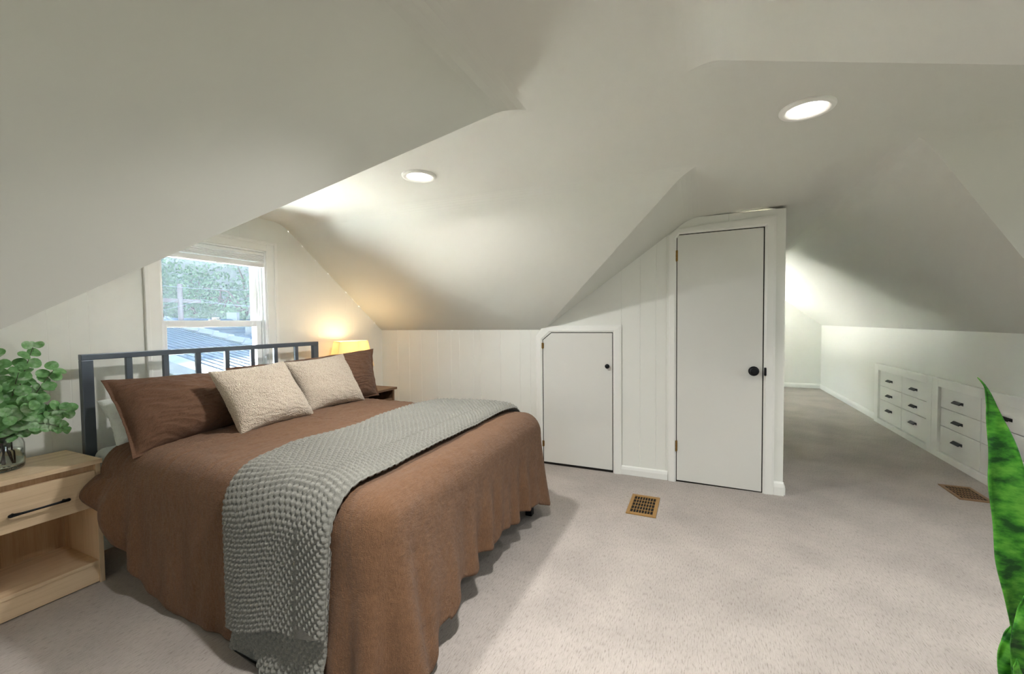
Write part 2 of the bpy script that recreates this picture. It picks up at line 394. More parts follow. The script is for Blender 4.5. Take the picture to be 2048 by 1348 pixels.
def baseboard(name, a, bnd, face, axis, h=0.085, t=0.016):
    "run from point a to bnd along a wall; face = side it projects to"
    (x0, y0), (x1, y1) = a, bnd
    pr = [(0, 0), (t, 0), (t, h * .62), (t * .72, h * .88), (t * .3, h), (0, h)]
    P = []
    for x, y in (a, bnd):
        P.append([((x + face * d, y, z) if axis == 0 else (x, y + face * d, z)) for d, z in pr])
    mb = MB().grid(np.array(P), wrap_v=True); n = len(pr)
    mb.f += [tuple(range(n)), tuple(range(n, 2 * n))[::-1]]
    return struct(mb.build(name, M['trim'], bevel=0.002), None)
baseboard('baseboard_closet', (U1, .612), (U1, .232), -1, 0, 0.075)
baseboard('baseboard_closet_corner', (U1, -.507), (U1, PR - .004), -1, 0, 0.10, 0.022)
baseboard('baseboard_knee', (U1, VW), (U1, 1.368), -1, 0)
baseboard('baseboard_partition', (U1, PR), (PE, PR), -1, 1)
baseboard('baseboard_right', (6.72, V3), (U3, V3), 1, 1, 0.085)
baseboard('baseboard_end', (U3, V3), (U3, V2), -1, 0, 0.085)
baseboard('baseboard_gable', (UN, VW), (U1, VW), -1, 1)

# ------------------------------------------------------------------ windows
def sash(name, parent, u0, u1, v, z0, z1, st, top, bot, axis=1, dep=0.035, pane='pane'):
    def bx(mb, a0, a1, za, zb, d0, d1):
        return mb.box(a0, a1, d0, d1, za, zb) if axis == 1 else mb.box(d0, d1, a0, a1, za, zb)
    mb = MB()
    bx(mb, u0, u0 + st, z0, z1, v, v + dep); bx(mb, u1 - st, u1, z0, z1, v, v + dep)
    bx(mb, u0 + st, u1 - st, z0, z0 + bot, v, v + dep); bx(mb, u0 + st, u1 - st, z1 - top, z1, v, v + dep)
    s = mb.build(name, M['vinyl'], parent, bevel=0.004)
    g = MB(); bx(g, u0 + st - .004, u1 - st + .004, z0 + bot - .004, z1 - top + .004, v + dep * .45, v + dep * .45 + .004)
    g.build('pane', M[pane], s)
    return s
w = thing('window_1', 'white double-hung window in the gable wall behind the bed headboard', 'window', ((WIN[0] + WIN[1]) / 2, VW, WIN[2])); struct(w)
mb = MB(); cw_, ct = 0.085, 0.022   # casing with stepped profile
for x0, x1 in ((WIN[0] - cw_, WIN[0]), (WIN[1], WIN[1] + cw_)):
    mb.box(x0, x1, VW - ct * .7, VW, WIN[2] - .02, WIN[3] + .07)
mb.box(WIN[0], WIN[1], VW - ct * .7, VW, WIN[3], WIN[3] + .07)
mb.box(WIN[0] - cw_ - .004, WIN[0] - cw_ + .022, VW - ct, VW, WIN[2] - .02, WIN[3] + .074); mb.box(WIN[1] + cw_ - .022, WIN[1] + cw_ + .004, VW - ct, VW, WIN[2] - .02, WIN[3] + .074)
mb.box(WIN[0] - cw_ + .022, WIN[1] + cw_ - .022, VW - ct, VW, WIN[3] + .05, WIN[3] + .074)
mb.build('casing', M['trim'], w, bevel=0.004)
mb = MB()
mb.box(WIN[0] - .002, WIN[0] + .014, VW - .004, VW + .17, WIN[2], WIN[3]); mb.box(WIN[1] - .014, WIN[1] + .002, VW - .004, VW + .17, WIN[2], WIN[3])
mb.box(WIN[0], WIN[1], VW - .004, VW + .17, WIN[3] - .014, WIN[3]); mb.box(WIN[0], WIN[1], VW - .004, VW + .2, WIN[2], WIN[2] + .014)
for du in (0.0, 0.022):
    for s_ in (1, -1):
        e = WIN[0] + .014 if s_ > 0 else WIN[1] - .014
        mb.box(e, e + s_ * .008, VW + .028 + du * 1.6, VW + .036 + du * 1.6, WIN[2], WIN[3])
mb.build('jamb', M['vinyl'], w, bevel=0.002)
mb = MB().box(WIN[0] - .11, WIN[1] + .11, VW - .05, VW + .03, WIN[2] - .02, WIN[2]); mb.build('sill', M['trim'], w, bevel=0.006)
mr = 1.315
sash('lower_sash', w, WIN[0] + .014, WIN[1] - .014, VW + .045, WIN[2] + .014, mr + .02, .042, .048, .06)
sash('upper_sash', w, WIN[0] + .014, WIN[1] - .014, VW + .095, mr - .012, WIN[3] - .014, .036, .04, .032, pane='pane_hazy')
mb = MB().box(1.885, 1.955, VW + .052, VW + .078, mr + .02, mr + .028).lathe([(.012, 0), (.012, .012), (.006, .016)], (1.92, VW + .064, mr + .027), 12)
mb.box(1.905, 1.952, VW + .058, VW + .07, mr + .034, mr + .042); mb.build('sash_lock', M['vinyl'], w, bevel=0.002)
# gathered blind under the head of the window
bl = thing('window_blind', 'white blind gathered up under the head of the gable window', 'blind', (1.92, VW + .02, 1.75))
mb = MB().box(WIN[0] + .016, WIN[1] - .016, VW - .006, VW + .04, 1.845, 1.868); mb.build('headrail', M['vinyl'], bl, bevel=0.003)
mb = MB()
for k in range(5): mb.box(WIN[0] + .018, WIN[1] - .018, VW - .008 + .0015 * (k % 2), VW + .036, 1.795 + k * .0095, 1.795 + k * .0095 + .0075)
mb.build('slats', M['vinyl'], bl, bevel=0.002)
mb = MB().box(WIN[0] + .018, WIN[1] - .018, VW - .009, VW + .037, 1.752, 1.790); mb.build('bottom_rail', M['vinyl'], bl, bevel=0.004)
mb = MB().box(1.90, 1.945, VW - .012, VW - .008, 1.747, 1.758); mb.build('handle', M['vinyl'], bl, bevel=0.001)

def plain_window(name, axis, const, hole, out, label):
    a0, a1, z0, z1 = hole
    w = thing(name, label, 'window', (((a0 + a1) / 2, const, z0) if axis == 1 else (const, (a0 + a1) / 2, z0))); struct(w)
    mid = (z0 + z1) / 2; d = 0.05 * out if out > 0 else -0.085
    sash('lower_sash', w, a0, a1, const + d, z0, mid + .02, .045, .04, .05, axis)
    sash('upper_sash', w, a0, a1, const + d + out * .04, mid - .02, z1, .045, .04, .04, axis)
    return w
plain_window('window_2', 1, D2, WD, -1, 'white window in the gable of the opposite dormer')
plain_window('window_3', 0, UB, WB, -1, 'white window in the wall behind the viewpoint')
plain_window('window_4', 1, V2, WE, 1, 'low white window opposite the passage knee wall')

# ------------------------------------------------------------------ doors
def strip_frame(inner, outer, x, t):
    "flat band between two open paths of (v, z) standing t proud of the plane u=x"
    n = len(inner); V = []; F = []
    ring = [(0, 0.0), (0, .55), (.22, 1.0), (.8, .8), (1, .6), (1, 0.0)]
    for i in range(n):
        for s_, d in ring:
            v = inner[i][0] + (outer[i][0] - inner[i][0]) * s_; z = inner[i][1] + (outer[i][1] - inner[i][1]) * s_
            V.append((x - t * d, v, z))
    k = len(ring)
    for i in range(n - 1):
        for j in range(k): F.append((i * k + j, i * k + (j + 1) % k, (i + 1) * k + (j + 1) % k, (i + 1) * k + j))
    F += [tuple(range(k)), tuple((n - 1) * k + j for j in range(k))[::-1]]
    return MB().add(V, F)
def door_slab(mb, poly, x, t): return mb.prism([(x - t, v, z) for v, z in poly], (t - .001, 0, 0))
def hinge(root, v, z, h=0.072):
    mb = MB(); n = 3
    for k in range(n): mb.lathe([(.0055, 0), (.0055, h / n - .002)], (U1 - .020, v, z - h / 2 + k * h / n), 10)
    mb.box(U1 - .017, U1 - .013, v - .010, v + .010, z - h / 2, z + h / 2)
    mb.lathe([(.003, -.004), (.0045, 0)], (U1 - .020, v, z - h / 2), 8)
    return mb.build('hinge', M['brass'], root)
# small knee-wall door, its top corner cut to the roof slope
d1 = thing('door_1', 'low white closet door with a corner cut to the roof slope', 'door', (U1, .985, 0)); struct(d1)
sl = [(1.298, .022), (1.298, 1.135), (1.218, 1.199), (.676, 1.199), (.676, .022)]
door_slab(MB(), sl, U1, .012).build('door_panel', M['door'], d1, bevel=0.002)
inn = [(1.305, .0), (1.305, 1.138), (1.221, 1.205), (.669, 1.205), (.669, .0)]
out = [(1.366, .0), (1.366, 1.168), (1.2960, 1.262), (.600, 1.268), (.600, .0)]
strip_frame(inn, out, U1, .024).build('casing', M['trim'], d1)
MB().prism([(U1 - .004, v, z) for v, z in [(1.305, .0), (1.305, 1.138), (1.221, 1.205), (.669, 1.205), (.669, .0)]], (.003, 0, 0)).build('gap_shade_sheet', M['dark'], d1)  # black sheet painted for the shade in the crack round the door
hinge(d1, 1.3, 1.085, .05); hinge(d1, 1.3, .19, .05)
kb = MB().lathe([(.010, 0), (.007, -.008), (.008, -.014), (.018, -.020), (.020, -.027), (.014, -.033), (.004, -.035)], (U1 - .012, .714, .917), 24, axis=0)
kb.build('knob', M['black'], d1, smooth=True)
# tall closet door
d2 = thing('door_2', 'tall narrow white closet door with a round black knob', 'door', (U1, -.13, 0)); struct(d2)
door_slab(MB(), [(.164, .014), (.164, 1.972), (-.428, 1.976), (-.428, .008)], U1, .012).build('door_panel', M['door'], d2, bevel=0.002)
inn = [(.170, 0), (.170, 1.978), (-.435, 1.983), (-.435, 0)]; out = [(.228, 0), (.228, 2.02), (-.505, 2.058), (-.505, 0)]
inn = [(.170, 0), (.170, 1.95), (.150, 1.979), (-.435, 1.983), (-.435, 0)]; out = [(.228, 0), (.228, 1.972), (.166, 2.026), (-.507, 2.057), (-.507, 0)]
strip_frame(inn, out, U1, .026).build('casing', M['trim'], d2)
MB().prism([(U1 - .004, v, z) for v, z in [(.170, 0), (.170, 1.979), (-.435, 1.983), (-.435, 0)]], (.003, 0, 0)).build('gap_shade_sheet', M['dark'], d2)  # black sheet for crack shade round the tall door
hinge(d2, .169, 1.812, .085); hinge(d2, .169, .294, .085)
kb = MB().lathe([(.036, 0), (.036, -.004), (.031, -.009), (.016, -.012), (.0125, -.030), (.022, -.036), (.0285, -.046), (.027, -.056), (.016, -.062), (.004, -.063)], (U1 - .012, -.371, .915), 32, axis=0)
kb.build('knob', M['black'], d2, smooth=True)
MB().box(U1 - .034, U1 - .012, -.452, -.437, .885, .945).build('strike_plate', M['black'], d2, bevel=0.004)

# ------------------------------------------------------------------ built-in drawers
def pull(x, z, v, parent, L=0.125):
    mb = MB()
    P = []
    for a in (x - L / 2, x + L / 2):
        P.append([(a, v, z + .012), (a, v + .010, z + .013), (a, v + .030, z - .004), (a, v + .030, z - .010), (a, v + .026, z - .010), (a, v + .008, z + .006), (a, v, z + .006)])
    mb.grid(np.array(P), wrap_v=True); n = 7; mb.f += [tuple(range(n)), tuple(range(n, 2 * n))[::-1]]
    mb.box(x - L / 2, x + L / 2, v, v + .004, z - .012, z + .012)
    return mb.build('handle', M['black'], parent, bevel=0.001)
ROWS = [(.474, .655), (.305, .468), (.066, .299)]; HZ = [.557, .380, .204]
def bank(label, cols, frame, grp):
    f0, f1 = frame
    t = thing('built_in_dresser', label, 'built-in drawers', ((f0 + f1) / 2, V3, 0), grp)
    mb = MB(); vf = V3 + .042
    c0, c1 = min(c[0] for c in cols), max(c[1] for c in cols)
    mb.box(f0, c0 - .004, V3, vf, 0, .735); mb.box(c1 + .004, f1, V3, vf, 0, .735); mb.box(c0 - .004, c1 + .004, V3, vf, .66, .735); mb.box(c0 - .004, c1 + .004, V3, vf, 0, .06)
    mb.build('face_frame', M['trim'], t, bevel=0.003)
    MB().box(c0 - .004, c1 + .004, V3, V3 + .004, .06, .66).build('recess_shade_sheet', M['dark'], t)  # black sheet standing in for shade behind the drawers
    for a, bb in cols:
        for (z0, z1), hz in zip(ROWS, HZ):
            dr = MB().box(a + .003, bb - .003, V3 + .004, V3 + .022, z0, z1).build('drawer', M['trim'], t, bevel=0.002)
            pull((a + bb) / 2, hz, V3 + .022, dr)
    return t
bank('built-in white drawers at the far end of the passage knee wall', [(5.99, 6.60), (5.385, 5.985)], (5.28, 6.72), 'built-in drawer banks')
bank('built-in white drawers nearer the snake plant and brown floor register', [(4.555, 5.165), (3.94, 4.55)], (3.80, 5.28), 'built-in drawer banks')

# ------------------------------------------------------------------ floor registers
def register(u0, u1, v0, v1, label, mt, nv=8, nu=5):
    t = thing('floor_register', label, 'floor vent', ((u0 + u1) / 2, (v0 + v1) / 2, 0), 'floor registers set in the carpet')
    z = .007; mu, mv = .032, .024
    mb = MB().box(u0, u1, v0, v0 + mv, 0, z).box(u0, u1, v1 - mv, v1, 0, z).box(u0, u0 + mu, v0 + mv, v1 - mv, 0, z).box(u1 - mu, u1, v0 + mv, v1 - mv, 0, z)
    mb.build('rim', M[mt], t, bevel=0.002)
    mb = MB(); a0, a1, b0, b1 = u0 + mu, u1 - mu, v0 + mv, v1 - mv
    for k in range(1, nv): y = b0 + (b1 - b0) * k / nv; mb.box(a0, a1, y - .0018, y + .0018, .0012, z - .001)
    for k in range(1, nu): x = a0 + (a1 - a0) * k / nu; mb.box(x - .0022, x + .0022, b0, b1, .0012, z - .0015)
    mb.build('grille', M[mt], t)
    MB().box(a0 - .002, a1 + .002, b0 - .002, b1 + .002, .0005, .0012).build('duct_shade_sheet', M['dark'], t)  # flat dark sheet standing in for the shade under the grille
register(2.866, 3.205, .258, .452, 'golden brass floor register in the carpet in front of the doors', 'wood_brass')
register(4.0, 4.306, -1.890, -1.702, 'brown floor register in the carpet by the built-in drawers', 'wood_brown')

# ------------------------------------------------------------------ recessed lights
def downlight(x, y, z, rad, label, watts, grp='recessed ceiling lights', spread=118):
    t = thing('recessed_light', label, 'ceiling light', (x, y, z), grp)
    ro = rad; ri = rad * .70
    mb = MB().lathe([(ro, .001), (ro, -.006), (ro * .97, -.011), (ro * .84, -.013), (ri, -.008), (ri, .001)], (x, y, z), 48, cap=False)
    mb.build('trim_ring', M['trim'], t, smooth=True)
    MB().lathe([(ri + .001, -.006), (ri * .5, -.0075), (.001, -.008)], (x, y, z), 40, cap=False).build('lens', M['lens'], t, smooth=True)
    d = bpy.data.lights.new('recessed_lamp', 'AREA'); d.shape = 'DISK'; d.size = ri * 1.9; d.energy = watts; d.color = (1.0, 0.98, 0.95); d.spread = R(spread)
    o = bpy.data.objects.new('recessed_lamp', d); col.objects.link(o); o.parent = t; o.location = (0, 0, -.012)
    return t
DL = 13.5
downlight(1.996, 1.458, HC, .096, 'smaller-looking recessed ceiling light over the foot of the bed', DL * 1.75, spread=168)
downlight(2.033, -.385, HC, .096, 'larger-looking recessed ceiling light nearer the right-hand slope', DL * .30)
downlight(.84, .36, HC, .096, 'added unseen ceiling fill light overhead at the viewpoint', DL * 1.75)  # lamp added out of view to brighten the bed's left side
downlight(2.38, -1.5, HC, .096, 'added unseen ceiling fill light in the opposite dormer', DL * .85)  # unseen lamp added to throw more light into the passage
downlight(7.9, .10, ZK, .096, 'added unseen ceiling fill light round the corner at the passage end', DL * 3.0)  # hidden lamp added to lift the dark passage floor


# ------------------------------------------------------------------ bed
BU0, BU1, BVH, BVF = 1.102, 2.625, 3.0, 0.99
bed = thing('bed', 'gunmetal tube bed with an open slatted headboard under the window', 'bed', ((BU0 + BU1) / 2, 2.0, 0))
tb = .05; hv0, hv1 = BVH - .004, BVH + .030
for x0, x1 in ((BU0, BU0 + tb), (BU1 - tb, BU1)):
    MB().box(x0, x1, hv0, hv1, 0, 1.152 - .032).build('headboard_post', M['steel'], bed, bevel=0.003)
MB().box(BU0, BU1, hv0, hv1, 1.152 - .032, 1.152).build('headboard_rail', M['steel'], bed, bevel=0.003)
MB().box(BU0 + tb, BU1 - tb, hv0 + .004, hv1 - .004, .50, .535).build('headboard_rail', M['steel'], bed, bevel=0.003)
for k in range(1, 8):
    x = BU0 + .025 + (BU1 - BU0 - .05) * k / 8
    MB().box(x - .015, x + .015, hv0 + .006, hv1 - .006, .53, 1.122).build('headboard_bar', M['steel'], bed, bevel=0.003)
for x in (BU0 + .03, BU1 - .06): MB().box(x, x + .03, BVF + .02, BVH, .26, .315).build('side_rail', M['steel'], bed, bevel=0.003)
MB().box(BU0 + .03, BU1 - .03, BVF + .02, BVF + .05, .26, .315).build('foot_rail', M['steel'], bed, bevel=0.003)
for x in (BU0 + .05, BU1 - .05): MB().box(x, x + .045, BVF + .03, BVF + .075, 0, .26).build('leg', M['black'], bed, bevel=0.003)
mb = MB()
for k in range(12): mb.box(BU0 + .06, BU1 - .06, 1.1 + k * .155, 1.17 + k * .155, .318, .334)
mb.build('slats', M['black'], bed)
# mattress under white sheet
mt = MB().box(BU0 + .015, BU1 - .015, BVF + .02, 2.975, .336, .645).build('mattress', M['sheet'], None, bevel=.045, seg=5, smooth=True)
tag(mt, 'white sheeted mattress corner showing at the head of the bed beside the oak nightstand', 'mattress')

# duvet: one cloth draped over three sides of the mattress
XL, XR, YF, YH, ZT = 1.060, 2.700, 0.955, 2.74, .690
RC = .13; RIN = .12
def path(p):
    "outline of the bed from the left head corner round the foot to the right head corner; returns point, outward normal, arc length"
    seg = [('l', YH - (YF + RC)), ('c', RC * math.pi / 2), ('l', XR - XL - 2 * RC), ('c', RC * math.pi / 2), ('l', YH - (YF + RC))]
    tot = sum(s[1] for s in seg); s = p * tot
    if s <= seg[0][1]: return (XL, YH - s), (-1, 0), s
    q = s - seg[0][1]
    if q <= seg[1][1]:
        a = q / RC; return (XL + RC - RC * math.cos(a), YF + RC - RC * math.sin(a)), (-math.cos(a), -math.sin(a)), s
    q -= seg[1][1]
    if q <= seg[2][1]: return (XL + RC + q, YF), (0, -1), s
    q -= seg[2][1]
    if q <= seg[3][1]:
        a = q / RC; return (XR - RC + RC * math.sin(a), YF + RC - RC * math.cos(a)), (math.sin(a), -math.cos(a)), s
    q -= seg[3][1]
    return (XR, YF + RC + q), (1, 0), s
SL = YH - YF - RC; SC = RC * math.pi / 2; SF = XR - XL - 2 * RC; TOT = 2 * SL + 2 * SC + SF
A0, A1 = SL, SL + SC; B0, B1 = SL + SC + SF, SL + 2 * SC + SF
HEM = [(0, .42), (.10, .32), (.22, .20), (.42, .07), (.62, .02), (A0 - .05, .014), (A1, .012), (A1 + .06, .02), (A1 + .13, .11), (A1 + .30, .165), (A1 + .9, .175), (B0 - .15, .16), (B0, .10), (B1, .07), (B1 + .25, .14), (TOT, .20)]
AMP = [(0, .05), (.16, .05), (.30, .022), (.45, .008), (1.25, .005), (A0 - .02, .014), (A1, .035), (A1 + .15, .046), (A1 + .5, .036), (B0 - .3, .034), (B0, .02), (B1 + .1, .01), (TOT, .01)]
FLR = [(0, -.01), (.12, .045), (.35, .02), (.6, .015), (A0 - .25, .015), (A0, .035), (A1, .085), (A1 + .2, .055), (A1 + .45, .015), (B0 - .3, .015), (B0, .07), (B1, .07), (B1 + .3, .03), (TOT, .02)]
def puff(u, v):
    a = 1 - abs((u - (XL + XR) / 2) / ((XR - XL) / 2)) ** 2.6; b_ = 1 - abs((v - 1.9) / 1.05) ** 3
    z = ZT + .028 * max(a, 0) * max(b_, 0)
    n = noise.noise(Vector((u * 3.1, v * 3.1, 1.7))) * .010 + noise.noise(Vector((u * 7, v * 9, 4.1))) * .005
    w_ = noise.noise(Vector((u * 16 + 2 * noise.noise(Vector((u * 4, v * 4, 0))), v * 30, 9.2)))
    return z + n + (.0062 * max(0, 1 - abs(w_) * 3.0)) * (.35 + .65 * min(1, max(0, (v - 1.3) / .8)))
def ripple(s, d):
    ph = 1.6 * noise.noise(Vector((s * 1.7, 0, 2.2)))
    h = math.sin(s * 44 + ph * 4 + d * 3.0) * .55 + math.sin(s * 27 + ph * 6 - d * 2) * .45
    return h + .35 * noise.noise(Vector((s * 14, d * 3.0, 5.0)))
def duvet_pt(p, r):
    (x, y), (nx, ny), s = path(p)
    cx = (XL + XR) / 2; ey = min(max(y, YF + .78), YH)
    ix, iy = x - nx * RIN, y - ny * RIN
    if r <= 1:                                    # spine -> start of the rounding
        u, v = cx + (ix - cx) * r, ey + (iy - ey) * r
        return (u, v, puff(u, v))
    zi = puff(ix, iy)
    if r <= 2:
        a = (r - 1) * math.pi / 2
        return (ix + nx * RIN * math.sin(a), iy + ny * RIN * math.sin(a), zi - .135 * (1 - math.cos(a)))
    t = r - 2; hem = lerp_tab(s, HEM); zt = zi - .135; z = zt + (hem - zt) * t; d = (zt - z)
    k = min(1.0, d / .5); amp = lerp_tab(s, AMP) * k ** 1.15; fl = lerp_tab(s, FLR) * k ** 1.3
    o_ = fl + amp * ripple(s, d) + .004 * noise.noise(Vector((x * 9, y * 9, z * 9)))
    o_ += .085 * math.exp(-((s - .06) / .16) ** 2) * math.sin(math.pi * min(1, t * .92 + .06)) * (.85 + .22 * math.sin(s * 40 + 2 * t))
    if A1 + .2 < s < B0 - .1: z += .010 * amp / .016 * math.sin(s * 26 + 1.0) * k * t   # scalloped hem along the foot
    if t > .985: o_ -= .006
    # drape leans round the corner
    return (x + nx * o_, y + ny * o_, max(z, .006 + .003 * math.sin(s * 60)))
NP = 520
rr = list(np.linspace(0, 1, 34)) + list(1 + np.linspace(0, 1, 9)[1:]) + list(2 + np.linspace(0, 1, 40)[1:])
P = np.array([[duvet_pt(i / (NP - 1), r) for r in rr] for i in range(NP)])
dv = MB().grid(P).build('duvet', M['duvet'], None, smooth=True)
sd = dv.modifiers.new('solid', 'SOLIDIFY'); sd.thickness = .012; sd.offset = -1
tag(dv, 'rust brown linen duvet draped over the bed down to the carpet', 'duvet')

# ------------------------------------------------------------------ knitted throw over the foot of the bed
def section(v):
    "outline of the duvet across the bed at v: points from the right side, over the top, down the left side"
    pts = []
    for z in np.linspace(.30, .56, 14)[:-1]: pts.append((XR + .012, z))
    for a in np.linspace(math.pi / 2, 0, 10): pts.append((XR - RIN + RIN * math.sin(a) + .0, puff(XR - RIN, v) - .135 * (1 - math.cos(a))))
    for u in np.linspace(XR - RIN, XL + RIN, 60)[1:-1]: pts.append((u, puff(u, v)))
    for a in np.linspace(0, math.pi / 2, 10): pts.append((XL + RIN - RIN * math.sin(a), puff(XL + RIN, v) - .135 * (1 - math.cos(a))))
    zt = puff(XL + RIN, v) - .135
    for z in np.linspace(zt, .004, 40)[1:]: k = min(1, (zt - z) / .5); pts.append((XL - .022 * k ** 1.3, z))
    return np.array(pts)
def throw_mesh(v_at, smax, lift, thick, nst, rows_per_m, left_end, s0=0.0, wob=None):
    "v_at(s01, w): position along the bed of the band at arc fraction and width coordinate w in -1..1"
    secs = {}
    def sec(v):
        k = round(v / .02)
        if k not in secs:
            c = section(k * .02)
            # smooth the noise of the puff
            for _ in range(3): c[1:-1] = (c[:-2] + 2 * c[1:-1] + c[2:]) / 4
            d = np.r_[0, np.cumsum(np.linalg.norm(np.diff(c, axis=0), axis=1))]
            tt = np.gradient(c, axis=0); tt /= np.linalg.norm(tt, axis=1)[:, None]
            secs[k] = (c, d, np.stack([tt[:, 1], -tt[:, 0]], 1))
        return secs[k]
    total = sec(1.4)[1][-1]; L = total * smax - total * s0
    nr = int(L * rows_per_m); PR_, PC = 5, 6
    S = np.linspace(0, 1, nr * PR_ + 1)
    Wt = np.linspace(-1, 1, nst * PC + 1)
    G = []
    for si, s in enumerate(S):
        row = []
        fr = si / PR_
        def place(w, off):
            v = v_at(s, w); c, d, nn = sec(v)
            le = total * s0 + s * (left_end(w) - total * s0)
            u = np.interp(le, d, c[:, 0]); z = np.interp(le, d, c[:, 1]); nx_ = np.interp(le, d, nn[:, 0]); nz = np.interp(le, d, nn[:, 1])
            o_ = off + (wob(s, w) if wob else 0)
            return (u + nx_ * o_, v, z + nz * o_)
        for wi, w in enumerate(Wt):
            cx_ = wi / PC
            edge = 1 - abs(w) ** 14
            # moss stitch: alternating little knots with dark gaps between them
            i_r = math.floor(fr); fx = fr - i_r; sh = .5 * (i_r % 2)
            a = (cx_ + sh) % 1.0; vee = abs(a - .5) * 2
            fy = (fx + .35 * vee) % 1.0
            kn = max(0.0, math.sin(math.pi * fy)) ** .6 * (0.12 + .88 * math.sin(math.pi * a) ** .7)
            off = lift + thick * edge ** .5 * .9 + .014 * kn * (.4 + .6 * edge) + .0010 * noise.noise(Vector((w * 40, s * 160, 0)))
            row.append(place(w, off))
        for q in (1.006, .995): row.append(place(q, lift + thick * .35))
        row.append(place(.97, lift + .001))
        for q in (.5, 0, -.5): row.append(place(q, lift))
        row.append(place(-.97, lift + .001))
        for q in (-.995, -1.006): row.append(place(q, lift + thick * .35))
        G.append(row)
    return np.array(G), total
TOTS = None
def vband(s, w):
    c_ = 1.475 - .045 * min(1, s * 1.7); h = .335 - .045 * min(1, s * 1.5)
    v = c_ + h * w
    return v + .012 * math.sin(s * 9 + w) - .03 * max(0, s - .72) / .28 * (1 if w > 0 else -.4) * abs(w)
_, tot0 = throw_mesh(vband, 1, 0, 0, 1, 3, lambda w: 1.0)
wobf = lambda s, w: .004 + .010 * max(0, s - .75) / .25 * (1 + math.sin(w * 3.4 + .6)) + .004 * math.sin(s * 17 + w * 2) * (1 if s < .7 else 0) + .004
G, _ = throw_mesh(vband, 1, .010, .027, 22, 52, lambda w: tot0 - .165 - .035 * math.sin(w * 2.2 + 2.4) - (.05 if w < -.55 else 0) * 1, .0, wobf)
mb = MB().grid(G, wrap_v=True)
n = G.shape[1]; mb.f += [tuple(range(n)), tuple((G.shape[0] - 1) * n + j for j in range(n))[::-1]]
wob2 = lambda s, w: .004 + .018 * max(0, s - .72) / .28 * (1 + math.sin(w * 6.2 + 1.2))
G2, _ = throw_mesh(lambda s, w: vband(.8 + .2 * s, w * .90) - .010, 1, .004, .010, 20, 52, lambda w: tot0 - .012 - .045 * (1 if w > .1 else 0) * min(1, (w - .1) * 4) , .80, wob2)
mb.grid(G2, wrap_v=True); n2 = G2.shape[1]; o2 = G.shape[0] * n
mb.f += [tuple(o2 + j for j in range(n2)), tuple(o2 + (G2.shape[0] - 1) * n2 + j for j in range(n2))[::-1]]
th = mb.build('throw_blanket', M['knit'], None, smooth=True, fix=False)
tag(th, 'chunky grey knitted throw folded across the foot of the bed', 'blanket')

# ------------------------------------------------------------------ pillows
def pillow(name, BL, BR, TR, TL, thick, material, label, cat, group, n=90, flange=0.0, seed=0, wr=.006, inward=.07, nubs=0.0, sag=.25, front_dir=(0, -1, 0), plump=.5):
    BL, BR, TR, TL = [np.array(p, float) for p in (BL, BR, TR, TL)]
    nrm = np.cross(BR - BL, TL - BL); nrm /= np.linalg.norm(nrm)
    if nrm @ np.array(front_dir) < 0: nrm = -nrm
    def pt(s, t, side):
        ss = s * (1 - inward * (1 - t * t) * abs(s) ** 3); tt = t * (1 - inward * (1 - s * s) * abs(t) ** 3)
        a, b_ = (ss + 1) / 2, (tt + 1) / 2
        p = BL * (1 - a) * (1 - b_) + BR * a * (1 - b_) + TR * a * b_ + TL * (1 - a) * b_
        k = 1 - flange; q1, q2 = min(1, abs(s) / k), min(1, abs(t) / k)
        h = ((1 - q1 ** 2.4) * (1 - q2 ** 2.4)) ** plump
        h *= 1 + sag * (-t) * .6
        w1 = noise.noise(Vector((s * 2.2 + seed, t * 2.2, side * 3 + seed)))
        w2 = noise.noise(Vector((s * 3 + t * 2 + seed * 2, t * 9 + 2 * w1, seed))); w2 = max(0, 1 - abs(w2) * 3.2)
        w3 = noise.noise(Vector((s * 9, t * 9 + seed, side)))
        edge_w = .010 * noise.noise(Vector((s * 5 + seed, t * 5, 8.0))) * (1 if flange else .4) * max(abs(s), abs(t)) ** 4
        off = side * (thick / 2 * h + wr * (w1 * 1.6 + w2 * .9 + w3 * .5) * (h ** .4)) + edge_w
        if nubs: off += side * nubs * (abs(noise.noise(Vector((s * 46 + seed, t * 46, side)))) + .6 * abs(noise.noise(Vector((s * 90, t * 90 + seed, side))))) * min(1, h * 3 + .25)
        return p + nrm * (off + .0015 * side)
    g = np.linspace(-1, 1, n); g = np.sign(g) * (1 - (1 - np.abs(g)) ** 1.25)
    Fr = np.array([[pt(s, t, 1) for t in g] for s in g]); Bk = np.array([[pt(s, t, -1) for t in g] for s in g])
    mb = MB().grid(Fr); mb.grid(Bk)
    N = n * n
    ring = [(i, 0) for i in range(n)] + [(n - 1, j) for j in range(1, n)] + [(i, n - 1) for i in range(n - 2, -1, -1)] + [(0, j) for j in range(n - 2, 0, -1)]
    for k in range(len(ring)):
        a, b_ = ring[k], ring[(k + 1) % len(ring)]
        mb.f.append((a[0] * n + a[1], b_[0] * n + b_[1], N + b_[0] * n + b_[1], N + a[0] * n + a[1]))
    o = mb.build(name, material, None, smooth=True)
    return tag(o, label, cat, group)
pillow('pillow', (1.115, 2.72, .655), (1.80, 2.74, .66), (1.78, 2.955, .90), (1.14, 2.955, .90), .16, M['sheet'],
       'white pillow squashed behind the brown left-hand pillow at the headboard', 'pillow', 'bed pillows', 60, 0, 11, .016, .08)
pillow('pillow', (1.075, 2.47, .665), (1.83, 2.55, .700), (1.83, 2.80, 1.005), (1.075, 2.735, 1.03), .25, M['sham'],
       'dark brown linen pillow standing at the headboard beside the oak nightstand', 'pillow', 'bed pillows', 110, .05, 3, .007, .05, plump=.55)
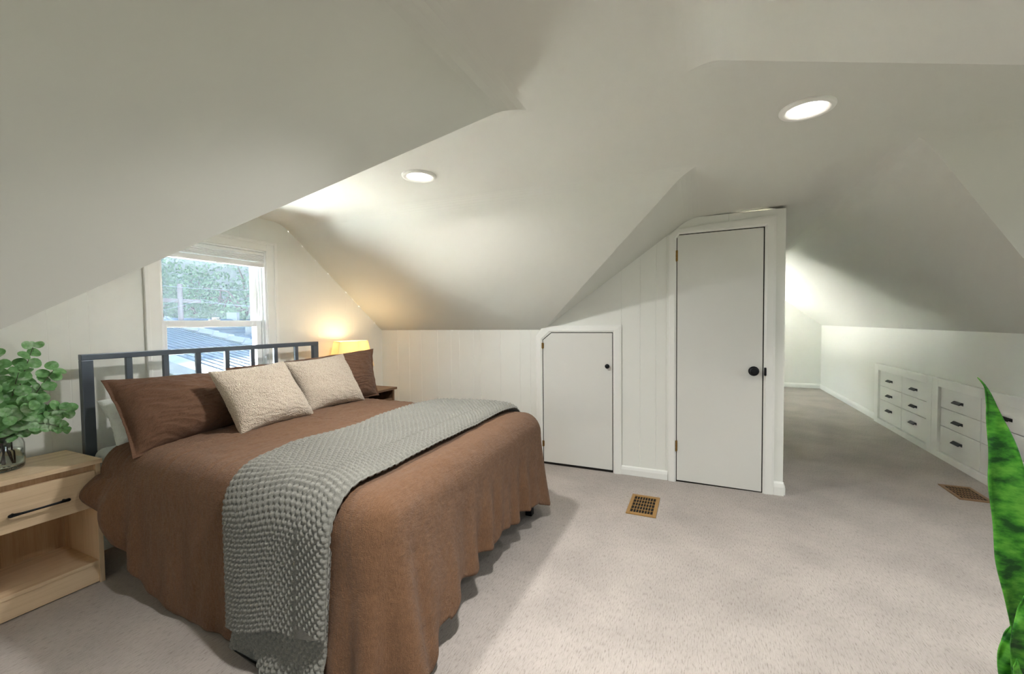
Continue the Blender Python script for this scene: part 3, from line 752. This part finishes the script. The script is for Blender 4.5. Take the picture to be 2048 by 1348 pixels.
pillow('pillow', (1.84, 2.58, .70), (2.745, 2.45, .700), (2.81, 2.56, 1.085), (1.72, 2.80, 1.020), .23, M['sham'],
       'dark brown linen pillow leaning in front of the lit bedside lamp', 'pillow', 'bed pillows', 110, .05, 6, .008, .05, plump=.55)
pillow('cushion', (1.455, 2.255, .705), (1.965, 2.295, .705), (1.905, 2.50, 1.060), (1.420, 2.46, 1.045), .17, M['boucle'],
       'cream boucle cushion lying lower, overlapping the corner of the other cushion', 'cushion', 'cream cushions on the bed', 130, 0, 21, .004, .085, .0045)
pillow('cushion', (2.01, 2.40, .705), (2.505, 2.38, .705), (2.485, 2.575, 1.065), (1.985, 2.60, 1.040), .16, M['boucle'],
       'cream boucle cushion further back, nearer the bedside lamp', 'cushion', 'cream cushions on the bed', 130, 0, 33, .004, .085, .0045)

# ------------------------------------------------------------------ oak nightstand
NU0, NU1, NF, NB, NT = .628, 1.075, 2.775, 3.145, .632
ns = thing('nightstand', 'pale oak nightstand with one drawer over an open shelf', 'nightstand', ((NU0 + NU1) / 2, (NF + NB) / 2, 0))
MB().box(NU0 - .004, NU1 + .004, NF - .012, NB, NT - .022, NT).build('top', M['oak'], ns, bevel=.0015)
for x in (NU0, NU1 - .020): MB().box(x, x + .020, NF, NB, 0, NT - .022).build('side_panel', M['oak_up'], ns, bevel=.001)
MB().box(NU0 + .02, NU1 - .02, NB - .012, NB - .004, .06, NT - .022).build('back_panel', M['oak_shaded'], ns)
MB().box(NU0 + .02, NU1 - .02, NF + .004, NB - .012, .098, .116).build('shelf', M['oak'], ns, bevel=.001)
MB().box(NU0 + .02, NU1 - .02, NF + .008, NF + .024, .006, .098).build('plinth', M['oak'], ns, bevel=.001)
MB().box(NU0 + .02, NU1 - .02, NF + .018, NF + .034, NT - .062, NT - .022).build('rail', M['oak_shaded'], ns)
dr = MB().box(NU0 + .023, NU1 - .022, NF - .002, NF + .016, .395, .578)
dr.box(NU0 + .028, NU1 - .028, NF + .016, NB - .03, .405, .41).box(NU0 + .028, NU0 + .040, NF + .016, NB - .03, .41, .54).box(NU1 - .040, NU1 - .028, NF + .016, NB - .03, .41, .54)
dr = dr.build('drawer', M['oak'], ns, bevel=.001)
hx = (NU0 + NU1) / 2; hz = .474; mb = MB()
mb.tube([(hx - .092, NF - .024, hz), (hx - .06, NF - .027, hz), (hx, NF - .028, hz), (hx + .06, NF - .027, hz), (hx + .092, NF - .024, hz)], [.0085, .0055, .0045, .0055, .0085], 12)
for s_ in (-1, 1):
    mb.tube([(hx + s_ * .082, NF - .002, hz), (hx + s_ * .086, NF - .026, hz)], [.005, .006], 10)
    mb.lathe([(.001, -.0085), (.006, -.006), (.0085, 0), (.006, .006), (.001, .0085)], (hx + s_ * .093, NF - .024, hz), 12, axis=0)
mb.build('handle', M['black'], dr, smooth=True)

# dark nightstand on the far side
DU0, DU1, DF, DB, DT = 2.80, 3.36, 2.80, 3.13, .662
nw = thing('nightstand', 'dark brown wooden nightstand beyond the bed, carrying the lamp', 'nightstand', ((DU0 + DU1) / 2, (DF + DB) / 2, 0))
MB().box(DU0 - .015, DU1 + .02, DF - .02, DB, DT - .022, DT).build('top', M['walnut'], nw, bevel=.003)
for x in (DU0, DU1 - .025): MB().box(x, x + .025, DF, DB - .005, 0, DT - .022).build('side_panel', M['walnut'], nw, bevel=.002)
MB().box(DU0 + .025, DU1 - .025, DB - .02, DB - .008, .06, DT - .022).build('back_panel', M['walnut'], nw)
dd = MB().box(DU0 + .03, DU1 - .03, DF + .004, DF + .022, .40, .56).build('drawer', M['walnut'], nw, bevel=.002)
MB().lathe([(.004, 0), (.005, -.012), (.012, -.02), (.004, -.026)], ((DU0 + DU1) / 2, DF + .004, .48), 14, axis=1).build('knob', M['brass'], dd, smooth=True)
MB().box(DU0 + .025, DU1 - .025, DF + .004, DB - .02, .20, .22).build('shelf', M['walnut'], nw)

# bedside lamp
LX, LY = 2.955, 2.955
lp = thing('table_lamp', 'lit bedside lamp with a faceted cream shade glowing amber', 'lamp', (LX, LY, DT))
MB().lathe([(.075, 0), (.075, .012), (.03, .02), (.045, .07), (.055, .12), (.04, .18), (.014, .22), (.012, .30)], (LX, LY, DT), 28).build('lamp_base', M['walnut'], lp, smooth=True)
z0, z1, r0, r1 = .90, 1.142, .225, .168; P = []
for rad, z in ((r0, z0), (r1, z1)):
    P.append([(LX + rad * math.cos(R(60 * k + 13)), LY + rad * math.sin(R(60 * k + 13)) * .80, z) for k in range(6)])
sh = MB().grid(np.array(P), wrap_v=True).build('lamp_shade', M['shade'], lp); sd = sh.modifiers.new('solid', 'SOLIDIFY'); sd.thickness = .0025
MB().lathe([(.002, -.045), (.022, -.035), (.030, -.005), (.024, .022), (.013, .045), (.013, .06)], (LX, LY, 1.03), 16).build('bulb', M['bulb'], lp, smooth=True)
pd = bpy.data.lights.new('bulb_light', 'POINT'); pd.energy = 4.0; pd.color = (1.0, 0.76, 0.46); pd.shadow_soft_size = .035
po = bpy.data.objects.new('bulb_light', pd); col.objects.link(po); po.parent = lp; po.location = (0, 0, 1.085 - DT + .012)

# ------------------------------------------------------------------ jar of eucalyptus
JX, JY, JZ = .802, 2.985, NT
jar = thing('glass_jar', 'clear glass jar of water on the oak nightstand', 'vase', (JX, JY, JZ))
pro = [(.001, .001), (.062, .001), (.074, .008), (.077, .03), (.077, .118), (.070, .140), (.060, .150), (.058, .158), (.064, .162), (.064, .170), (.060, .172)]
inn_ = [(r_ - .004, h) for r_, h in pro[::-1] if h > .006] + [(.068, .012), (.001, .009)]
MB().lathe([(r_, h + JZ) for r_, h in pro + inn_], (JX, JY, 0), 40, cap=False).build('glass', M['jar'], jar, smooth=True)
MB().lathe([(.001, .0095), (.067, .0125), (.0722, .03), (.0722, .092), (.001, .092)], (JX, JY, JZ), 40, cap=False).build('water', M['water'], jar, smooth=True)

def leaf_disc(mb, c, n, up, r, seed):
    "rounded leaf blade with a raised midrib; attached at c, growing along up, facing n"
    c = np.array(c, float); n = np.array(n, float); n /= np.linalg.norm(n); up = np.array(up, float); up -= n * (up @ n); up /= np.linalg.norm(up); sd_ = np.cross(up, n)
    rad = 5; ang = 14; V = [c + up * r * .95]; F = []
    for i in range(1, rad):
        for k in range(ang):
            a = 2 * math.pi * k / ang; q = i / (rad - 1)
            x = q * r * math.sin(a) * 1.0; y = r * (.95 - q * .97 * math.cos(a))
            V.append(c + sd_ * x + up * y + n * (.16 * abs(x) - .10 * (y - r) ** 2 / r + .004 * math.sin(seed + a * 2)))
    for k in range(ang): F.append((0, 1 + k, 1 + (k + 1) % ang))
    for i in range(rad - 2):
        for k in range(ang): F.append((1 + i * ang + k, 1 + (i + 1) * ang + k, 1 + (i + 1) * ang + (k + 1) % ang, 1 + i * ang + (k + 1) % ang))
    mb.add(V, F)
STEMS = [  # end point, leaf radius
    ((.925, 2.985, 1.205), 'eucalyptus stem reaching highest above the jar', .8),
    ((.985, 2.960, 1.085), 'eucalyptus stem leaning right towards the headboard post', .9),
    ((1.010, 2.915, .880), 'eucalyptus stem drooping right over the oak nightstand top', .85),
    ((.975, 2.86, .800), 'short eucalyptus stem hanging lowest beside the jar mouth', .7),
    ((.860, 2.93, 1.10), 'pale eucalyptus stem in the middle of the bunch', .85),
    ((.800, 2.96, 1.16), 'pale eucalyptus stem upright at the left of the bunch', .85),
    ((.740, 2.88, 1.03), 'eucalyptus stem leaning left at the edge of the picture', .9),
    ((.880, 2.82, .955), 'eucalyptus stem leaning forward over the jar rim', .85),
    ((.790, 2.84, .900), 'eucalyptus stem spreading low in front of the jar mouth', .85)]
for i, (e, lab, sc_) in enumerate(STEMS):
    r_ = random.Random(50 + i); e = np.array(e); base = np.array([JX + r_.uniform(-.03, .03), JY + r_.uniform(-.03, .03), JZ + .03])
    mth = np.array([JX + (e[0] - JX) * .16, JY + (e[1] - JY) * .16, JZ + .168])
    mid = (mth + e) / 2 + np.array([0, 0, .07 if e[2] < 1.0 else .02])
    t = thing('eucalyptus_stem', lab, 'plant stem', tuple(mth), 'eucalyptus stems in the glass jar')
    cp = []
    for q in np.linspace(0, 1, 14):
        cp.append((1 - q) ** 2 * mth + 2 * q * (1 - q) * mid + q * q * e)
    full = [base, base * .5 + mth * .5 + np.array([0, 0, 0])] + cp
    MB().tube(full, [.0028] * 2 + list(np.linspace(.0026, .001, 14)), 6).build('stem', M['twig'], t, smooth=True)
    mb = MB(); npair = 9
    for k in range(npair):
        q = .08 + .92 * k / (npair - 1); j = q * 13; a = int(min(j, 12)); p = cp[a] + (cp[a + 1] - cp[a]) * (j - a)
        tg = cp[a + 1] - cp[a]; tg = tg / np.linalg.norm(tg); rl = (.0265 + .007 * r_.random()) * (1.15 - .35 * q) * sc_ / .85
        ph = k * 1.57 + r_.uniform(-.5, .5) + i
        s1 = np.cross(tg, [0.3, 0.2, 1.0]); s1 /= np.linalg.norm(s1); s2 = np.cross(tg, s1)
        for sgn in (0, math.pi):
            dr_ = s1 * math.cos(ph + sgn) + s2 * math.sin(ph + sgn); upv = dr_ + tg * r_.uniform(.2, .7)
            nn = tg * .5 - dr_ * .3 + np.array([-.25 + r_.uniform(-.6, .6), -1.0 + r_.uniform(-.4, .4), r_.uniform(-.1, .8)])
            leaf_disc(mb, p, nn, upv, rl, k + i)
    if e[2] > 1: leaf_disc(mb, e, (0.1, -.8, .4), (0.1, 0, 1), .015, 1)
    # leaves pressed below the rim inside the jar
    for k in range(3):
        p = base * (.5 - .12 * k) + mth * (.5 + .12 * k)
        q = p + (np.array([JX, JY, p[2]]) - p) * .4
        if i % 2 == 0: leaf_disc(mb, q, (r_.uniform(-1, 1), -1, r_.uniform(-.3, .3)), (r_.uniform(-.5, .5), 0, 1), .019, k)
    fo = mb.build('foliage', M['euc'], t, smooth=True, fix=False)

# ------------------------------------------------------------------ snake plant at the right edge
PB = at(2094, 1470, 1.0)
sp_ = thing('snake_plant', 'tall mottled green snake plant at the right edge of the picture', 'plant', (PB[0], PB[1], 0))
MB().lathe([(.002, 0), (.080, 0), (.088, .01), (.104, .26), (.108, .300), (.102, .305), (.097, .292), (.094, .27)], (PB[0], PB[1], 0), 40, cap=False).build('pot', M['pot'], sp_, smooth=True)
MB().lathe([(.001, .278), (.095, .278)], (PB[0], PB[1], 0), 40, cap=False).build('soil', M['soil'], sp_)
def blade(pts, depth, widths, twist=0.0, cup=.25, dz=0.0):
    "strap leaf through photo points at one distance; widths are half widths in metres"
    C_ = [at(x, y, d) for (x, y), d in zip(pts, depth)]
    nn = 60; q = np.linspace(0, 1, len(C_)); Q = np.linspace(0, 1, nn)
    C_ = np.array([[np.interp(t, q, [c[k] for c in C_]) for k in range(3)] for t in Q])
    for _ in range(8): C_[1:-1] = (C_[:-2] + 2 * C_[1:-1] + C_[2:]) / 4
    Wd = np.interp(Q, q, widths); P = []
    for i in range(nn):
        tg = C_[min(i + 1, nn - 1)] - C_[max(i - 1, 0)]; tg /= np.linalg.norm(tg)
        view = C_[i] - EYE; view /= np.linalg.norm(view)
        sd0 = np.cross(tg, view); sd0 /= np.linalg.norm(sd0); nm = np.cross(sd0, tg)
        a = twist * Q[i]; s1 = sd0 * math.cos(a) + nm * math.sin(a); n1 = nm * math.cos(a) - sd0 * math.sin(a)
        row = []
        for w in np.linspace(-1, 1, 13):
            rip = .006 * math.sin(Q[i] * 22 + w * 2) * w * min(1, Wd[i] / .02)
            row.append(C_[i] + s1 * Wd[i] * w * (1 + .05 * math.sin(Q[i] * 30 + (3 if w > 0 else 0)) * abs(w)) - n1 * cup * Wd[i] * (w * w - .3) + n1 * rip)
        P.append(row)
    o = MB().grid(np.array(P)).build('leaf', M['snake'], sp_, smooth=True)
    s = o.modifiers.new('solid', 'SOLIDIFY'); s.thickness = .0022; s.offset = 0
    return o
blade([(1955, 755), (1972, 773), (1983, 810), (1999, 870), (2013, 950), (2026, 1030), (2042, 1120), (2062, 1220), (2082, 1330), (2094, 1480)], [1.0] * 10,
      [.0006, .0022, .0085, .020, .030, .036, .042, .043, .036, .022], .25)
blade([(2023, 1250), (2017, 1262), (2012, 1290), (2012, 1330), (2030, 1400), (2075, 1490)], [.97, .97, .97, .97, .98, 1.0], [.0006, .004, .010, .015, .020, .016], .2)
blade([(2062, 1170), (2056, 1200), (2052, 1260), (2054, 1330), (2068, 1400), (2090, 1480)], [.93, .93, .93, .94, .96, .99], [.001, .008, .021, .026, .026, .018], .3)
blade([(2034, 1318), (2034, 1340), (2045, 1390), (2080, 1480)], [.92, .92, .94, .98], [.001, .006, .014, .016], .4)
blade([(2190, 880), (2185, 960), (2165, 1100), (2140, 1250), (2115, 1400), (2100, 1490)], [1.05, 1.05, 1.04, 1.03, 1.02, 1.0], [.001, .014, .032, .038, .030, .020], -.2)

# ------------------------------------------------------------------ outside the window
GZ = -3.1
b = MB().box(-40, 70, -40, 90, GZ - .2, GZ); struct(b.build('ground_outside', M['lawn']), 'grass and yards below the window', 'ground')
def shingled(mb, P00, P10, P11, P01, rows, th=.016):
    "roof plane of overlapping shingle courses; P00-P10 is the lower edge, P01-P11 the upper"
    P00, P10, P11, P01 = [np.array(p, float) for p in (P00, P10, P11, P01)]
    n = np.cross(P10 - P00, P01 - P00); n /= np.linalg.norm(n); n = n if n[2] > 0 else -n
    for k in range(rows):
        a, b_ = k / rows, (k + 1) / rows
        l0, l1 = P00 + (P01 - P00) * a, P10 + (P11 - P10) * a; u0, u1 = P00 + (P01 - P00) * b_, P10 + (P11 - P10) * b_
        V = [l0 + n * th, l1 + n * th, u1, u0, l0 - n * .03, l1 - n * .03, u1 - n * .03, u0 - n * .03]
        mb.add(V, [(0, 1, 2, 3), (7, 6, 5, 4), (0, 4, 5, 1), (1, 5, 6, 2), (2, 6, 7, 3), (3, 7, 4, 0)])
    return mb
# neighbour's roof just below: a slope facing the window, its hip falling to the right and a pale eave
def P_(x, y, d): return at(x, y, d)
nh = thing('house', 'grey shingled hip roof of the house next door below the window', 'house', (4.2, 9.0, GZ))
hip0, hip1 = P_(300, 640, 9.6), P_(560, 706, 7.6); ev0, ev1 = P_(240, 674, 7.4), P_(600, 790, 4.9)
# eave end chosen so that the four corners share one plane
nrm = np.cross(hip1 - hip0, ev0 - hip0); d_ = ev1 - EYE; ev1 = EYE + d_ * ((hip0 - EYE) @ nrm) / (d_ @ nrm)
roof = shingled(MB(), ev0, ev1, hip1, hip0, 12).build('roof', M['shingle'], nh)
far0 = hip0 + np.array([1.2, 3.2, -1.5]); far1 = hip1 + np.array([2.2, 2.2, -1.5])
shingled(MB(), far0, far1, hip1, hip0, 8).build('roof', M['shingle'], nh)
mb = MB()
for k in range(9):
    a = hip0 + (hip1 - hip0) * k / 9; c_ = hip0 + (hip1 - hip0) * (k + 1.12) / 9
    mb.tube([a + np.array([0, 0, .02]), c_ + np.array([0, 0, .05])], .085, 6)
mb.build('ridge_cap', M['ridge'], nh)
dn = np.array([0, 0, -1.0]); ou = ev0 - hip0; ou = ou / np.linalg.norm(ou)
mb = MB(); g0, g1 = ev0 + ou * .02, ev1 + ou * .02
mb.add([g0, g1, g1 + ou * .42 + dn * .02, g0 + ou * .42 + dn * .02, g0 + dn * .2, g1 + dn * .2, g1 + ou * .42 + dn * .2, g0 + ou * .42 + dn * .2], [(0, 1, 2, 3), (7, 6, 5, 4), (0, 4, 5, 1), (1, 5, 6, 2), (2, 6, 7, 3), (3, 7, 4, 0)])
mb.build('gutter', M['fascia'], nh)
mb = MB(); wl = [ev0, ev1, far1, far0]
mb.add([p - (p - sum(wl) / 4) * .06 + dn * .1 for p in wl] + [np.array([(p - (p - sum(wl) / 4) * .06)[0], (p - (p - sum(wl) / 4) * .06)[1], GZ]) for p in wl], [(0, 1, 5, 4), (1, 2, 6, 5), (2, 3, 7, 6), (3, 0, 4, 7)])
mb.build('wall', M['siding'], nh)

def gable_house(label, c, yaw, w, l, hw, hr, wallm='siding', extra=None):
    ca, sa = math.cos(yaw), math.sin(yaw)
    def T(x, y, z): return (c[0] + x * ca - y * sa, c[1] + x * sa + y * ca, GZ + z)
    t = thing('house', label, 'house', (c[0], c[1], GZ))
    mb = MB()
    V = [T(-l / 2, -w / 2, 0), T(l / 2, -w / 2, 0), T(l / 2, w / 2, 0), T(-l / 2, w / 2, 0), T(-l / 2, -w / 2, hw), T(l / 2, -w / 2, hw), T(l / 2, w / 2, hw), T(-l / 2, w / 2, hw), T(-l / 2, 0, hr), T(l / 2, 0, hr)]
    mb.add(V, [(0, 1, 5, 4), (1, 2, 6, 9, 5), (2, 3, 7, 6), (3, 0, 4, 8, 7)]); mb.build('wall', M[wallm], t)
    o_ = .35; sl_ = (hr - hw) / (w / 2)
    for s in (-1, 1):
        shingled(MB(), T(-l / 2 - o_, s * (w / 2 + o_), hw - o_ * sl_ + .05), T(l / 2 + o_, s * (w / 2 + o_), hw - o_ * sl_ + .05), T(l / 2 + o_, 0, hr + .05), T(-l / 2 - o_, 0, hr + .05), 12).build('roof', M['shingle'], t)
        MB().tube([T(-l / 2 - o_, s * (w / 2 + o_), hw - o_ * sl_ + .06), T(-l / 2 - o_, 0, hr + .07)], .07, 6).build('rake_board', M['fascia'], t)
    MB().prism([T(l * .18, -.3, hr - .4), T(l * .18 + .5, -.3, hr - .4), T(l * .18 + .5, .3, hr - .4), T(l * .18, .3, hr - .4)], (0, 0, .9)).build('chimney', M['fascia'], t)
    f = MB().box(0, .01, 0, .01, 0, .01)
    wv = [T(-l / 2 - .02, -.5, hw + .1), T(-l / 2 - .02, .5, hw + .1), T(-l / 2 - .02, .5, hw + 1.0), T(-l / 2 - .02, -.5, hw + 1.0)]
    MB().prism(wv, (-.04 * ca, -.04 * sa, 0)).build('gable_window', M['fascia'], t)
    return t
M['bounce_white'] = mat('white_bounce_surface', (0.80, 0.81, 0.80), 0.8)  # white surface for the added light-bouncing decks
def bounce_roof(label, u0, u1, v0, v1, z):  # unseen deck added outside to bounce sunlight up through a window
    t = thing('bounce_deck', label, 'roof', ((u0 + u1) / 2, (v0 + v1) / 2, GZ))
    MB().box(u0, u1, v0, v1, z - .12, z).build('deck', M['bounce_white'], t, bevel=.01)
    for x in (u0 + .05, u1 - .25):
        for y in (v0 + .05, v1 - .25): MB().box(x, x + .2, y, y + .2, GZ, z - .12).build('post', M['fascia'], t)
bounce_roof('added flat white light-bouncing deck just below the gable window', -1.0, 5.6, 3.4, 5.15, .60)
bounce_roof('added flat white light-bouncing deck below the passage window', 6.3, 10.2, 1.55, 5.0, .10)
hA = at(470, 655, 15.0); gable_house('pale blue-roofed house just past the hip roof', (hA[0] + 1.5, hA[1] + 1.0), R(60), 5.5, 6.5, 2.6, 4.05)
hB = at(462, 622, 25.0); gable_house('grey gabled house far off under the trees', (hB[0] + .5, hB[1] + 2.0), R(38), 6.5, 11.0, 2.4, 4.75)

def tree(label, x, d, ztop, r, seed, n=2300, lsz=.17):
    p = at(x, 640, d); rr_ = np.random.default_rng(seed)
    t = thing('tree', label, 'tree', (p[0], p[1], GZ), 'trees beyond the window')
    zc = ztop - r; mb = MB()
    MB().tube([(p[0], p[1], GZ), (p[0] + .1, p[1], GZ + (zc - GZ) * .5), (p[0] - .1, p[1], zc), (p[0] + .3, p[1] + .2, zc + r * .5)], [.28, .22, .16, .06], 8).build('trunk', M['bark'], t, smooth=True)
    cl = [(np.array([p[0], p[1], zc]) + rr_.normal(size=3) * np.array([r * .55, r * .55, r * .45]), r * rr_.uniform(.22, .42)) for _ in range(26)]
    C_ = np.array([c for c, _ in cl]); S_ = np.array([s for _, s in cl]); idx = rr_.integers(0, len(cl), n)
    dd_ = rr_.normal(size=(n, 3)); dd_ /= np.linalg.norm(dd_, axis=1)[:, None]
    c = C_[idx] + dd_ * (S_[idx] * rr_.uniform(.55, 1.0, n))[:, None]
    a = rr_.normal(size=(n, 3)); a /= np.linalg.norm(a, axis=1)[:, None]; b_ = np.cross(a, dd_); b_ /= np.maximum(np.linalg.norm(b_, axis=1), 1e-3)[:, None]
    s = (lsz * rr_.uniform(.6, 1.2, n))[:, None]
    V = np.stack([c - a * s, c + b_ * s * .55, c + a * s, c - b_ * s * .55], 1).reshape(-1, 3)
    mb.add(V, [(4 * k, 4 * k + 1, 4 * k + 2, 4 * k + 3) for k in range(n)])
    mb.build('crown', M['foliage'], t, fix=False)
    for k in range(5):
        e = C_[k]; MB().tube([(p[0], p[1], zc - r * .6 + k * .2), tuple((np.array([p[0], p[1], zc]) + e) / 2), tuple(e)], [.10, .07, .03], 6).build('branch', M['bark'], t, smooth=True)
    return t
tree('dark bushy tree behind the far gabled house, left of the pole', 322, 36, 8.0, 3.6, 1)
tree('tall tree right behind the leaning utility pole', 384, 40, 8.6, 4.2, 2)
tree('broad green tree in the middle of the window view', 440, 36, 6.2, 3.4, 3)
tree('light green tree at the right of the window view', 500, 35, 7.4, 3.6, 4)
tree('tall tree partly hidden by the left side of the window', 258, 37, 7.8, 4.0, 6)
tree('tree hidden mostly by the right side of the window', 566, 37, 7.8, 4.0, 8)
pp = at(362, 640, 17)
pl = thing('utility_pole', 'weathered wooden utility pole with a crossarm and wires', 'pole', (pp[0], pp[1], GZ))
tp = at(362, 568, 17)[2]
MB().tube([(pp[0], pp[1], GZ), (pp[0], pp[1], tp)], [.12, .085], 10).build('post', M['pole'], pl, smooth=True)
MB().box(pp[0] - .75, pp[0] + .75, pp[1] - .05, pp[1] + .05, tp - .75, tp - .60).build('crossarm', M['pole'], pl)
for k, (yy, x1) in enumerate(((571, 620), (604, 640), (608, 640))):
    e0 = np.array([pp[0] + (k - 1) * .8, pp[1], tp - .1 - .5 * (k > 0)])
    for s in (-1, 1):
        e1 = at(1024 - 450 if s > 0 else 150, yy + (6 if s > 0 else 40), 18 if s > 0 else 13)
        pts = [e0 + (e1 - e0) * q + np.array([0, 0, -.5 * q * (1 - q)]) for q in np.linspace(0, 1, 12)]
        MB().tube(pts, .007, 5).build('wire', M['fascia'], pl)

# unseen block added so the neighbouring roofs and trees lie in shade
ab = thing('shade_block', 'added tall block shading the window view, out of sight to the right', 'sun blocker', (38, 38, GZ))
MB().box(34, 42, 6.6, 70, GZ, 38).build('wall', M['siding'], ab)
MB().box(33.7, 42.3, 6.4, 70.2, 38, 38.6).build('roof', M['ridge'], ab)
